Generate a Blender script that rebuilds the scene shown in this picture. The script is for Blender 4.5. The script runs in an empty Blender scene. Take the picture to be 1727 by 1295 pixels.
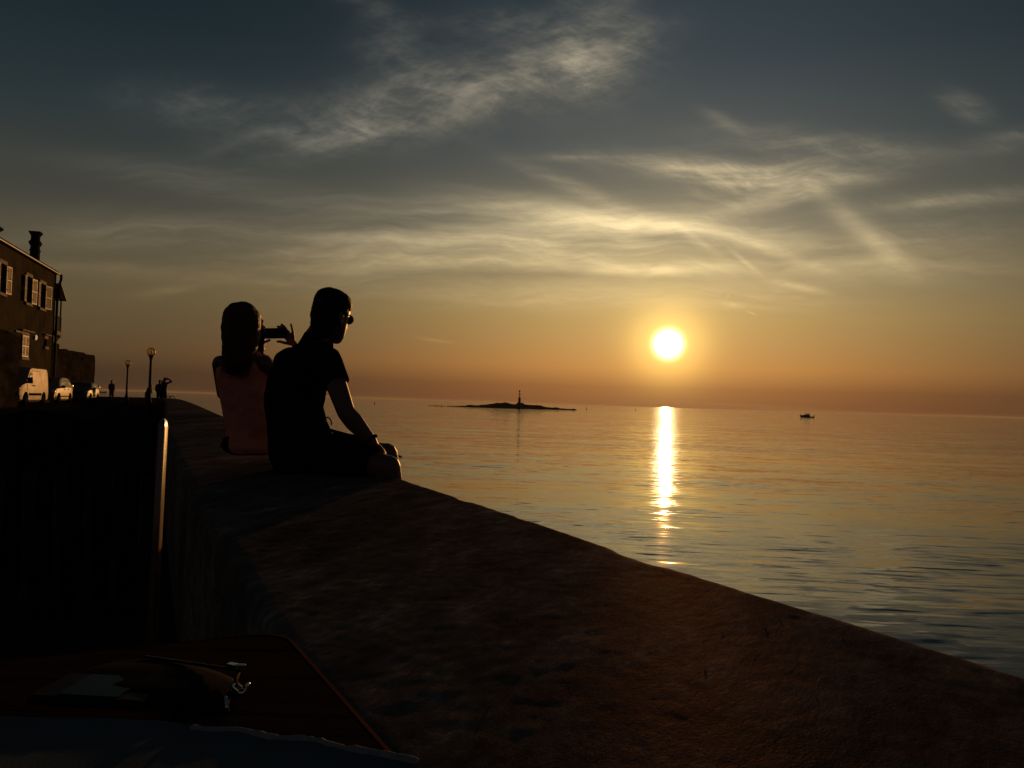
import bpy, math, random
from mathutils import Vector, Matrix, noise, Euler
random.seed(7)
R = math.radians
sc = bpy.context.scene
col = sc.collection

# ------------------------------------------------------------------ camera
EYE = 1.10                       # height of the camera above the terrace
FPX, CX, CY = 1382.0, 863.5, 647.5
cam_d = bpy.data.cameras.new('camera')
cam = bpy.data.objects.new('camera', cam_d); col.objects.link(cam)
CAM_ROT = Matrix.Rotation(R(90 + 1.305), 3, 'X') @ Matrix.Rotation(R(1.74), 3, 'Z')
cam.matrix_world = Matrix.Translation((0, 0, EYE)) @ CAM_ROT.to_4x4()
cam_d.sensor_width = 36.0
cam_d.lens = 36.0 * FPX / 1727.0
cam_d.clip_start = 0.05
cam_d.clip_end = 60000
sc.camera = cam

def ray(px, py):
    return CAM_ROT @ Vector((px - CX, CY - py, -FPX))
def W(px, py, d):                # surveyed point at the distance d
    r = ray(px, py); return Vector((0, 0, EYE)) + r * (d / r.y)
def G(px, py, z):                # surveyed point on the level z
    r = ray(px, py); return Vector((0, 0, EYE)) + r * ((z - EYE) / r.z)
def UV(px, py):
    r = ray(px, py); return r.x / r.y, r.z / r.y
def FROM(px, d, z):              # point at distance d and height z seen in column px
    py = 650.0
    for _ in range(4):
        p = W(px, py, d); py -= (z - p.z) * FPX / d
    p = W(px, py, d); p.z = z; return p

# ------------------------------------------------------------------ sky, sun, exposure
su, sv = UV(1127, 580)
SUN = Vector((su, 1.0, sv)).normalized()
SUN_EL = math.asin(SUN.z); SUN_AZ = math.atan2(SUN.x, SUN.y)

world = bpy.data.worlds.new('World'); sc.world = world; world.use_nodes = True
nt = world.node_tree; nt.nodes.clear()

class S:
    """a node socket or number with arithmetic"""
    def __init__(s, nt, v): s.nt, s.v = nt, v
    def _m(s, op, *a, clamp=False):
        n = s.nt.nodes.new('ShaderNodeMath'); n.operation = op; n.use_clamp = clamp
        for i, x in enumerate((s,) + a):
            x = x.v if isinstance(x, S) else x
            if isinstance(x, (int, float)): n.inputs[i].default_value = x
            else: s.nt.links.new(x, n.inputs[i])
        return S(s.nt, n.outputs[0])
    def __add__(s, o): return s._m('ADD', o)
    def __radd__(s, o): return s._m('ADD', o)
    def __sub__(s, o): return s._m('SUBTRACT', o)
    def __rsub__(s, o): return S(s.nt, float(o))._m('SUBTRACT', s)
    def __mul__(s, o): return s._m('MULTIPLY', o)
    def __rmul__(s, o): return s._m('MULTIPLY', o)
    def __truediv__(s, o): return s._m('DIVIDE', o)
    def exp(s): return s._m('EXPONENT')
    def pow(s, o): return s._m('POWER', o)
    def clamp(s): return s._m('ADD', 0.0, clamp=True)
    def max(s, o): return s._m('MAXIMUM', o)
    def min(s, o): return s._m('MINIMUM', o)
    def abs(s): return s._m('ABSOLUTE')

def sep(nt, sock):
    n = nt.nodes.new('ShaderNodeSeparateXYZ'); nt.links.new(sock, n.inputs[0])
    return [S(nt, o) for o in n.outputs]
def comb(nt, *a):
    n = nt.nodes.new('ShaderNodeCombineXYZ')
    for i, x in enumerate(a):
        x = x.v if isinstance(x, S) else x
        if isinstance(x, (int, float)): n.inputs[i].default_value = x
        else: nt.links.new(x, n.inputs[i])
    return n.outputs[0]
def vm(nt, op, a, b):
    n = nt.nodes.new('ShaderNodeVectorMath'); n.operation = op
    for i, x in enumerate((a, b)):
        x = x.v if isinstance(x, S) else x
        if isinstance(x, (tuple, Vector)): n.inputs[i].default_value = x
        elif isinstance(x, (int, float)): n.inputs['Scale' if op == 'SCALE' else i].default_value = x
        elif op == 'SCALE' and i == 1: nt.links.new(x, n.inputs['Scale'])
        else: nt.links.new(x, n.inputs[i])
    return S(nt, n.outputs['Value']) if op in ('DOT_PRODUCT', 'LENGTH') else n.outputs[0]
def mapping(nt, vec, loc=(0, 0, 0), rot=0.0, scale=(1, 1, 1), typ='POINT'):
    n = nt.nodes.new('ShaderNodeMapping'); n.vector_type = typ
    nt.links.new(vec, n.inputs[0]); n.inputs[1].default_value = loc
    n.inputs[2].default_value = (0, 0, rot); n.inputs[3].default_value = scale
    return n.outputs[0]
def nz(nt, vec, scale, detail=4, rough=.55, dist=0.0, out='Fac', lac=2.0):
    n = nt.nodes.new('ShaderNodeTexNoise'); nt.links.new(vec, n.inputs['Vector'])
    n.inputs['Scale'].default_value = scale; n.inputs['Detail'].default_value = detail
    n.inputs['Roughness'].default_value = rough; n.inputs['Distortion'].default_value = dist
    n.inputs['Lacunarity'].default_value = lac
    return S(nt, n.outputs['Fac']) if out == 'Fac' else n.outputs['Color']
def smooth(nt, x, a, b, lo=0.0, hi=1.0):
    n = nt.nodes.new('ShaderNodeMapRange'); n.interpolation_type = 'SMOOTHSTEP'
    nt.links.new(x.v, n.inputs[0])
    for i, v in enumerate((a, b, lo, hi)): n.inputs[i + 1].default_value = v
    return S(nt, n.outputs[0])
def lin(c):
    return tuple(((x / 255 + .055) / 1.055) ** 2.4 if x > 10 else x / 255 / 12.92 for x in c)
def ramp(nt, fac, stops, interp='LINEAR'):
    n = nt.nodes.new('ShaderNodeValToRGB'); r = n.color_ramp; r.interpolation = interp
    nt.links.new(fac.v, n.inputs[0])
    while len(r.elements) < len(stops): r.elements.new(0.5)
    for e, (p, c) in zip(r.elements, stops): e.position = p; e.color = (*c, 1)
    return n.outputs[0]
def mixc(nt, f, a, b, typ='MIX'):
    n = nt.nodes.new('ShaderNodeMix'); n.data_type = 'RGBA'; n.blend_type = typ; n.clamp_factor = True
    for i, x in ((0, f), (6, a), (7, b)):
        x = x.v if isinstance(x, S) else x
        if isinstance(x, (int, float)): n.inputs[i].default_value = x
        elif isinstance(x, tuple): n.inputs[i].default_value = (*x, 1)
        else: nt.links.new(x, n.inputs[i])
    return n.outputs[2]

tc = nt.nodes.new('ShaderNodeTexCoord')
dirv = vm(nt, 'NORMALIZE', tc.outputs['Generated'], (0, 0, 0))
dx, dy, dz = sep(nt, dirv)
el = dz._m('ARCSINE') * (180 / math.pi)                       # elevation in degrees
hl = (dx * dx + dy * dy)._m('SQRT').max(1e-4)
caz = (dx * math.sin(SUN_AZ) + dy * math.cos(SUN_AZ)) / hl     # cosine of the bearing from the sun
daz = caz.min(1.0).max(-1.0)._m('ARCCOSINE') * (180 / math.pi)
elf = (el.max(0.0) / 90.0)._m('SQRT')                          # fine near the horizon
def st(lst):
    return [(math.sqrt(e / 90), lin(c)) for e, c in lst]
near_c = ramp(nt, elf, st([(0, (126, 78, 48)), (1.3, (152, 97, 54)), (2.7, (190, 130, 68)), (6, (182, 148, 90)), (8.5, (162, 142, 103)),
                           (12, (123, 117, 99)), (17.5, (78, 84, 84)), (23, (52, 64, 71)), (28, (39, 53, 61)), (50, (24, 33, 40)), (90, (15, 22, 28))]))
far_c = ramp(nt, elf, st([(0, (60, 46, 34)), (1.3, (67, 50, 35)), (2.7, (84, 65, 43)), (6, (90, 78, 55)), (8.5, (82, 75, 58)),
                          (12, (64, 64, 57)), (17.5, (40, 51, 54)), (23, (25, 38, 44)), (28, (17, 30, 37)), (50, (15, 23, 29)), (90, (15, 22, 28))]))
back_c = ramp(nt, elf, st([(0, (52, 48, 50)), (6, (60, 54, 56)), (17.5, (46, 48, 54)), (50, (26, 33, 40)), (90, (15, 22, 28))]))
wn = ((daz * daz) * (-1 / 19.5 ** 2)).exp()
base = mixc(nt, wn, far_c, near_c)
base = mixc(nt, smooth(nt, daz, 55, 140), base, back_c)
# aureole of the veiled low sun
ct = vm(nt, 'DOT_PRODUCT', dirv, tuple(SUN)).min(1.0)
th = (2.0 - 2.0 * ct).max(0.0)._m('SQRT') * (180 / math.pi)
th2 = th * th
g_core = (th2 * (-1 / 0.54 ** 2)).exp()
g_mid = (th2 * (-1 / 2.3 ** 2)).exp()
g_wide = (th * (-1 / 4.5)).exp()
aur = vm(nt, 'SCALE', comb(nt, 1.0, .70, .36), g_core * 46.0)
aur = vm(nt, 'ADD', aur, vm(nt, 'SCALE', comb(nt, 1.0, .62, .12), g_mid * .80))
aur = vm(nt, 'ADD', aur, vm(nt, 'SCALE', comb(nt, 1.0, .68, .22), g_wide * .28 * smooth(nt, el, -2.0, 6.0, .35, 1.0)))
# thin clouds: wind-drawn noise gathered in the places where the evening sky has them
yy = dy.max(.05)
u, v = dx / yy, dz / yy
K = FPX / 100.0
P = comb(nt, u * K, v * K, 0.0)
def cloc(px, py):
    a, b = UV(px, py); return a * K, b * K
warp = vm(nt, 'SUBTRACT', nz(nt, P, .45, 3, .5, out='Color'), (.5, .5, .5))
Pw = vm(nt, 'ADD', P, vm(nt, 'SCALE', warp, .7))
def field(rot, sx, sy, scale, lo, hi, detail=8, rough=.58, dist=.6, off=(0, 0, 0), src=None):
    q = mapping(nt, src or Pw, rot=R(rot)); q = mapping(nt, q, loc=off, scale=(sx, sy, 1))
    return smooth(nt, nz(nt, q, scale, detail, rough, dist), lo, hi)
def blob(px, py, hl_, hw, ang, k=1.0):
    cx, cy = cloc(px, py)
    q = mapping(nt, P, loc=(cx, cy, 0), rot=R(ang), scale=(hl_ / 100, hw / 100, 1), typ='TEXTURE')
    return (vm(nt, 'DOT_PRODUCT', q, q) * -1.0).exp() * k
def total(lst):
    r = lst[0]
    for x in lst[1:]: r = r + x
    return r
wisp = field(-16, .5, 1.15, 1.4, .34, .84, 10, .68, .2)
wisp2 = field(18, .5, 1.7, 2.3, .38, .80, 9, .66, .35, off=(5, 3, 0))
streak = field(1, .17, 1.9, 1.1, .36, .74, 9, .62, .18, off=(2, 7, 0))
streak2 = field(-4, .20, 2.6, 1.5, .38, .78, 8, .6, .15, off=(9, 1, 0))
A = total([blob(640, 190, 190, 46, 14, .72), blob(850, 130, 200, 52, 18, .66), blob(1000, 70, 90, 75, 40, .75), blob(610, 225, 55, 14, 12, .9),
           blob(975, 140, 45, 32, 60, .6), blob(340, 180, 130, 34, -4, .45), blob(660, 90, 50, 60, 60, .45), blob(620, 5, 60, 20, -20, .4),
           blob(840, 40, 110, 30, 0, .28), blob(500, 240, 160, 30, 5, .2)])
B = total([blob(760, 405, 560, 50, 2, .70), blob(430, 320, 260, 24, -7, .42), blob(540, 445, 150, 30, 4, .42), blob(1020, 370, 260, 22, -6, .62),
           blob(880, 430, 260, 26, 3, .45), blob(240, 390, 220, 30, 4, .30), blob(1000, 500, 520, 24, 1, .30), blob(1120, 452, 140, 12, 4, .55),
           blob(280, 492, 60, 9, 10, .30), blob(1540, 450, 260, 26, 3, .28), blob(200, 455, 330, 14, -2, .22)])
C_ = total([blob(1190, 285, 150, 20, -4, .75), blob(1310, 300, 130, 26, 12, .70), blob(1420, 245, 180, 22, -3, .38), blob(1350, 325, 150, 16, 14, .45),
            blob(1620, 335, 150, 15, 7, .60), blob(1630, 180, 40, 20, -25, .55), blob(1700, 235, 60, 16, 10, .4), blob(1000, 330, 150, 13, -22, .34),
            blob(1220, 205, 40, 12, -25, .25), blob(940, 265, 60, 7, 3, .3), blob(1600, 400, 200, 30, 4, .25)])
CON = total([blob(1450, 385, 80, 20, -38, .42), blob(1500, 425, 40, 18, -35, .30), blob(1310, 425, 95, 9, -19, .22), blob(1170, 400, 45, 7, -33, .25),
             blob(1255, 440, 30, 4, -38, .25), blob(1345, 483, 45, 6, -10, .35), blob(1300, 335, 120, 11, 17, .22)])
TINY = total([blob(1060, 373, 210, 10, -3, .18), blob(1195, 388, 70, 5, -9, .22), blob(1080, 453, 110, 9, 1, .20), blob(700, 405, 130, 11, 1, .20), blob(1010, 442, 60, 6, -12, .15), blob(1320, 318, 60, 12, 20, .12), blob(1234, 514, 18, 5, -8, .12), blob(1268, 528, 7, 1.4, -18, .22), blob(735, 574, 26, 2.5, -6, .16), blob(1228, 499, 3, 2, 60, .15)])
DARK = total([blob(1110, 400, 95, 9, 1, .8), blob(900, 462, 260, 9, 1, .6), blob(700, 372, 170, 14, 6, .35)])
fine = nz(nt, mapping(nt, Pw, rot=R(-38), scale=(1, 1, 1)), 3.5, 5, .6)
front = smooth(nt, dy, .08, .35) * smooth(nt, dz, -.01, .02)
gen = field(3, .25, 1.2, .8, .48, .80, 6, .55, .5, off=(31, 17, 0), src=comb(nt, dx / (dz + .12).max(.08), dy / (dz + .12).max(.08), 0.0))
dens = A * (wisp * .85 + wisp2 * .40 + .16) + B * (.30 + streak * .85 + streak2 * .3) + C_ * (wisp2 * .55 + streak2 * .6 + .22) + CON * (.45 + fine * .8)
dens = ((dens - DARK * .35).max(0.0) + TINY) * front + gen * (1.0 - front) * .12
fib = nz(nt, mapping(nt, mapping(nt, Pw, rot=R(-11)), scale=(.28, 2.0, 1)), 3.6, 7, .68, .15)
fib2 = nz(nt, mapping(nt, mapping(nt, Pw, rot=R(24)), scale=(.45, 2.0, 1)), 4.2, 7, .68, .3)
dens = dens * (.30 + fib * .85 + fib2 * .55)
wc = ((daz * daz + (el - 6.0) * (el - 6.0) * 1.3) * (-1 / 17.0 ** 2)).exp()
ccol = mixc(nt, wc, mixc(nt, smooth(nt, el, 6, 16), lin((96, 80, 52)), lin((104, 99, 90))), lin((222, 196, 142)))
csum = vm(nt, 'ADD', base, vm(nt, 'SCALE', ccol, dens * 1.0))
allc = vm(nt, 'ADD', csum, aur)
nsky = nt.nodes.new('ShaderNodeTexSky'); nsky.sky_type = 'NISHITA'; nsky.sun_disc = False
nsky.sun_elevation = SUN_EL; nsky.sun_rotation = SUN_AZ; nsky.dust_density = 3.0
allc = vm(nt, 'ADD', vm(nt, 'SCALE', allc, 1 / .05), vm(nt, 'SCALE', nsky.outputs[0], .02))
bg = nt.nodes.new('ShaderNodeBackground'); bg.inputs[1].default_value = .05
nt.links.new(allc, bg.inputs[0])
wo = nt.nodes.new('ShaderNodeOutputWorld'); nt.links.new(bg.outputs[0], wo.inputs[0])
world.cycles.sampling_method = 'MANUAL'; world.cycles.sample_map_resolution = 2048

sun_d = bpy.data.lights.new('sun', 'SUN'); sun_d.energy = 1.8; sun_d.angle = R(.5); sun_d.color = (1.0, .44, .12)
sun_o = bpy.data.objects.new('sun', sun_d); col.objects.link(sun_o)
sun_o.rotation_euler = SUN.to_track_quat('Z', 'Y').to_euler()
vs = sc.view_settings; vs.view_transform = 'Standard'; vs.look = 'None'; vs.exposure = 0; vs.gamma = 1; vs.use_curve_mapping = False
sc.cycles.use_denoising = True
sc.cycles.sample_clamp_indirect = 6.0
sc.cycles.max_bounces = 6; sc.cycles.transparent_max_bounces = 12
sc.cycles.caustics_reflective = False; sc.cycles.caustics_refractive = False

# ------------------------------------------------------------------ materials
def mat(name, color, rough=.7, spec=.5, metal=0.0, var=.25, scale=8.0, bump=0.0, bscale=30.0, coat=0.0, trans=0.0, sheen=0.0, color2=None, obj_coords=True, stretch=(1, 1, 1), bdist=.01):
    m = bpy.data.materials.new(name); m.use_nodes = True; t = m.node_tree
    b = t.nodes['Principled BSDF']
    b.inputs['Roughness'].default_value = rough; b.inputs['Metallic'].default_value = metal
    b.inputs['Specular IOR Level'].default_value = spec; b.inputs['Coat Weight'].default_value = coat
    b.inputs['Transmission Weight'].default_value = trans; b.inputs['Sheen Weight'].default_value = sheen
    b.inputs['Coat Roughness'].default_value = .15
    c = t.nodes.new('ShaderNodeTexCoord'); q = mapping(t, c.outputs['Object'], scale=stretch)
    f = nz(t, q, scale, 6, .6, .3)
    c2 = color2 or tuple(x * (1 - var) for x in color)
    cc = ramp(t, f, [(.3, tuple(c2)), (.7, tuple(min(1, x * (1 + var * .5)) for x in color))])
    t.links.new(cc, b.inputs['Base Color'])
    rr = smooth(t, f, .2, .8, max(0.02, rough - .08), min(1, rough + .08)); t.links.new(rr.v, b.inputs['Roughness'])
    if bump > 0:
        bn = t.nodes.new('ShaderNodeBump'); bn.inputs['Strength'].default_value = bump; bn.inputs['Distance'].default_value = bdist
        t.links.new(nz(t, q, bscale, 6, .65).v, bn.inputs['Height']); t.links.new(bn.outputs[0], b.inputs['Normal'])
    return m

M = {}
def concrete_mat():
    m = bpy.data.materials.new('weathered_stone_top'); m.use_nodes = True; t = m.node_tree; b = t.nodes['Principled BSDF']
    c = t.nodes.new('ShaderNodeTexCoord').outputs['Object']
    q = mapping(t, c, rot=R(26)); q2 = mapping(t, q, scale=(1.0, .45, 1))
    big = nz(t, q2, 1.7, 5, .6, .4); med = nz(t, q2, 13, 8, .72, .1); fin = nz(t, q2, 60, 6, .7); vf = nz(t, c, 260, 3, .6)
    f = big * .35 + med * .45 + fin * .2
    cc = ramp(t, f, [(.36, (.030, .025, .020)), (.46, (.085, .067, .053)), (.54, (.15, .118, .094)), (.64, (.36, .30, .25))])
    # pale lichen flecks and grit
    vo = t.nodes.new('ShaderNodeTexVoronoi'); t.links.new(q2, vo.inputs['Vector']); vo.inputs['Scale'].default_value = 38
    fl = (1.0 - smooth(t, S(t, vo.outputs['Distance']), .08, .22)) * smooth(t, med, .52, .62)
    cc = mixc(t, fl * .75, cc, (.30, .26, .22))
    t.links.new(cc, b.inputs['Base Color'])
    t.links.new(smooth(t, med, .3, .7, .86, .58).v, b.inputs['Roughness']); b.inputs['Specular IOR Level'].default_value = 0.0
    h = big * .04 + med * .34 + fin * .26 + vf * .10 + fl * .06
    bn = t.nodes.new('ShaderNodeBump'); bn.inputs['Strength'].default_value = 1.0; bn.inputs['Distance'].default_value = .007
    t.links.new(h.v, bn.inputs['Height']); t.links.new(bn.outputs[0], b.inputs['Normal'])
    gl = t.nodes.new('ShaderNodeBsdfGlossy'); gl.inputs[0].default_value = (.9, .60, .40, 1); gl.inputs['Roughness'].default_value = .5
    t.links.new(bn.outputs[0], gl.inputs['Normal'])
    mx = t.nodes.new('ShaderNodeMixShader'); mx.inputs[0].default_value = .0075
    t.links.new(b.outputs[0], mx.inputs[1]); t.links.new(gl.outputs[0], mx.inputs[2]); t.links.new(mx.outputs[0], t.nodes['Material Output'].inputs[0])
    return m
M['wall_stone'] = concrete_mat()
M['rubble'] = mat('rubble_masonry', (.030, .027, .021), .95, 0.0, var=.7, scale=1.6, bump=1.0, bscale=3.5, bdist=.12, stretch=(.35, .35, 1))
M['plaster'] = mat('old_plaster', (.062, .054, .038), .95, 0.0, var=.45, scale=.9, bump=.5, bscale=6, bdist=.03)
M['trim'] = mat('pale_stone_trim', (.17, .15, .12), .85, .2, var=.3, scale=5, bump=.3)
M['shutter'] = mat('white_shutter_paint', (.50, .46, .40), .6, .4, var=.25, scale=9)
M['shutter_grey'] = mat('grey_shutter_paint', (.26, .25, .22), .7, .3, var=.35, scale=9)  # greyer, darker tone for the left leaves, balcony canopy and door
M['iron'] = mat('dark_iron', (.014, .011, .009), .7, .04, metal=.0, var=.4, scale=12)
M['tile'] = mat('clay_roof_tile', (.05, .028, .018), .95, 0.0, var=.5, scale=4)
M['chimney'] = mat('sooty_chimney', (.03, .022, .016), .95, 0.0, var=.5, scale=4, bump=.5)
M['glass_dark'] = mat('window_glass', (.012, .012, .012), .06, .6, var=.2)
M['metal'] = mat('zinc_metal', (.12, .11, .1), .5, .5, metal=.5, var=.3, scale=4)
M['ground'] = mat('quay_paving', (.030, .028, .025), .9, 0.0, var=.5, scale=1.2, bump=.6, bscale=9, bdist=.02)
M['van'] = mat('white_van_paint', (.19, .16, .125), .45, .06, var=.10, scale=3)
M['silver'] = mat('silver_car_paint', (.12, .112, .10), .42, .08, var=.08)
M['silver2'] = mat('grey_car_paint', (.095, .095, .095), .40, .10, var=.08)
M['trimblack'] = mat('matte_black_trim', (.012, .011, .010), .9, 0.0)
M['tyre'] = mat('rubber', (.008, .008, .008), .9, 0.0)
M['plastic'] = mat('black_plastic', (.010, .010, .011), .5, .06)
M['lens'] = mat('lamp_lens', (.5, .45, .4), .12, .5)
M['redlens'] = mat('red_lamp_lens', (.35, .02, .01), .12, .8, coat=1.0)
M['alloy'] = mat('dull_alloy', (.05, .047, .044), .7, 0.0)
M['edge'] = mat('rim_light_table_edge', (.05, .022, .016), .7, .0)  # sunlit rim of the table put into a redder, lighter colour
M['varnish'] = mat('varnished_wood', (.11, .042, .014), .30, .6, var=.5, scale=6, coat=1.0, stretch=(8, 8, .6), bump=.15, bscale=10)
M['chairwood'] = mat('dark_stained_wood', (.012, .006, .004), .75, 0.0, var=.5, scale=6, stretch=(8, 8, .6))
M['tabletop'] = mat('brown_table_wood', (.013, .010, .0085), .85, 0.0, var=.55, scale=5, stretch=(1, 10, 1), bump=.15, bscale=12)
M['leather'] = mat('black_leather', (.007, .006, .006), .7, .015, bump=.4, bscale=160, bdist=.001)
M['chrome'] = mat('nickel_hardware', (.75, .70, .62), .14, .5, metal=1.0, var=.05)
M['zipm'] = mat('tarnished_zip', (.30, .27, .24), .3, .5, metal=1.0, var=.6, scale=90)
M['screen'] = mat('phone_glass', (.012, .016, .015), .16, .05, var=.05)
M['cloth'] = mat('white_cotton_cloth', (.085, .105, .115), .95, 0.0, var=.12, scale=20, bump=.4, bscale=300, bdist=.001)
M['hem_highlight'] = mat('highlight_cotton_hem', (.26, .25, .24), .95, 0.0, var=.3, scale=60)  # highlight along the cloth edge put into a paler colour than the cloth
M['skin'] = mat('skin', (.15, .062, .036), .5, .4, var=.12, scale=14, bump=.08, bscale=80, bdist=.002)
M['shirt'] = mat('black_cotton', (.008, .009, .013), .95, 0.0, var=.2, bump=.3, bscale=200, bdist=.001)
M['shorts'] = mat('dark_shorts_cotton', (.010, .009, .010), .95, 0.0, var=.2, bump=.3, bscale=150, bdist=.001)
M['pink'] = mat('coral_pink_jersey', (.75, .25, .15), .9, .0, var=.15, scale=12, bump=.3, bscale=220, bdist=.001)
M['jeans'] = mat('black_denim', (.006, .006, .009), .95, 0.0, bump=.3, bscale=260, bdist=.001)
M['hair_d'] = mat('dark_brown_hair', (.018, .008, .004), .65, .15, var=.5, scale=50, stretch=(3, 3, .4), bump=.5, bscale=70, bdist=.004)
M['hair_r'] = mat('auburn_hair', (.075, .014, .006), .6, .15, var=.5, scale=60, stretch=(3, 3, .3), bump=.7, bscale=60, bdist=.005)
M['sole'] = mat('shoe_rubber', (.03, .03, .03), .7, .3)
M['jacket'] = mat('dark_jacket', (.022, .020, .024), .9, .2)
M['jacket_g'] = mat('grey_jacket', (.06, .055, .05), .9, .2)
M['rock'] = mat('island_rock', (.06, .042, .028), .95, .1, var=.5, scale=.25, bump=.6, bscale=1.2, bdist=.3)
M['hull'] = mat('boat_gelcoat', (.10, .07, .05), .5, .4, var=.1)
M['globe_core'] = mat('lamp_holder', (.12, .09, .06), .6, .4)

def globe_mat():
    m = bpy.data.materials.new('smoked_globe'); m.use_nodes = True; t = m.node_tree; t.nodes.clear()
    tr = t.nodes.new('ShaderNodeBsdfTransparent'); tr.inputs[0].default_value = (.86, .74, .56, 1)
    tl = t.nodes.new('ShaderNodeBsdfTranslucent'); tl.inputs[0].default_value = (.7, .55, .34, 1)
    gl = t.nodes.new('ShaderNodeBsdfGlossy'); gl.inputs['Roughness'].default_value = .09; gl.inputs[0].default_value = (.9, .9, .9, 1)
    m1 = t.nodes.new('ShaderNodeMixShader'); m1.inputs[0].default_value = .26
    t.links.new(tr.outputs[0], m1.inputs[1]); t.links.new(tl.outputs[0], m1.inputs[2])
    fr = t.nodes.new('ShaderNodeFresnel'); fr.inputs[0].default_value = 1.3
    m2 = t.nodes.new('ShaderNodeMixShader'); t.links.new(fr.outputs[0], m2.inputs[0])
    t.links.new(m1.outputs[0], m2.inputs[1]); t.links.new(gl.outputs[0], m2.inputs[2])
    o = t.nodes.new('ShaderNodeOutputMaterial'); t.links.new(m2.outputs[0], o.inputs[0])
    return m
M['globe'] = globe_mat()
M['lamp_glow'] = mat('lit_opal_glass', (.7, .65, .55), .4, .5)
_b = M['lamp_glow'].node_tree.nodes['Principled BSDF']; _b.inputs['Emission Color'].default_value = (1, .66, .36, 1); _b.inputs['Base Color'].default_value = (.3, .2, .1, 1); _b.inputs['Emission Strength'].default_value = .40

def water_mat():
    m = bpy.data.materials.new('evening_sea'); m.use_nodes = True; t = m.node_tree; b = t.nodes['Principled BSDF']
    b.inputs['Base Color'].default_value = (.012, .014, .009, 1); b.inputs['Roughness'].default_value = .035; b.inputs['IOR'].default_value = 1.333; b.inputs['Specular Tint'].default_value = (1, .90, .68, 1)
    c = t.nodes.new('ShaderNodeNewGeometry').outputs['Position']
    q = mapping(t, c, rot=R(4)); q = mapping(t, q, scale=(.20, 1, 1))
    def slopes(scale, off, det=2, rough=.5, dist=0.0):
        qq = mapping(t, q, loc=(off, off * 1.7, off))
        return vm(t, 'SUBTRACT', nz(t, qq, scale, det, rough, dist, out='Color'), (.5, .5, .5))
    sw = slopes(.16, 3, 1); s1 = slopes(.75, 11, 2, .5, .3); s2 = slopes(3.4, 23, 3, .6, .4); s3 = slopes(11, 41, 2, .6, .2)
    patch = smooth(t, nz(t, mapping(t, c, scale=(.035, .11, 1)), 1.0, 4, .6, .8), .38, .66, .5, 1.3)
    patch2 = smooth(t, nz(t, mapping(t, c, loc=(9, 4, 0), scale=(.12, .45, 1)), 1.0, 4, .6, .6), .35, .68, .45, 1.6)
    ds = sep(t, c)[1]
    calm = smooth(t, ds, 12, 90, 1.0, 2.9)
    sv_ = vm(t, 'ADD', vm(t, 'SCALE', sw, .03), vm(t, 'SCALE', vm(t, 'ADD', vm(t, 'SCALE', s1, .085), vm(t, 'ADD', vm(t, 'SCALE', s2, patch2 * .17), vm(t, 'SCALE', s3, patch2 * .11))), patch * calm))
    x, y, z = sep(t, sv_)
    g4 = nz(t, mapping(t, q, loc=(3, 8, 2)), 4.2, 2, .5, .3) - .5; y = y + g4 * g4 * g4 * 6.5 * smooth(t, ds, 60, 200, 1.0, .3)
    n = vm(t, 'NORMALIZE', comb(t, x * .28, y, 1.0), (0, 0, 0))
    t.links.new(n, b.inputs['Normal'])
    return m
M['sea'] = water_mat()

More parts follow.
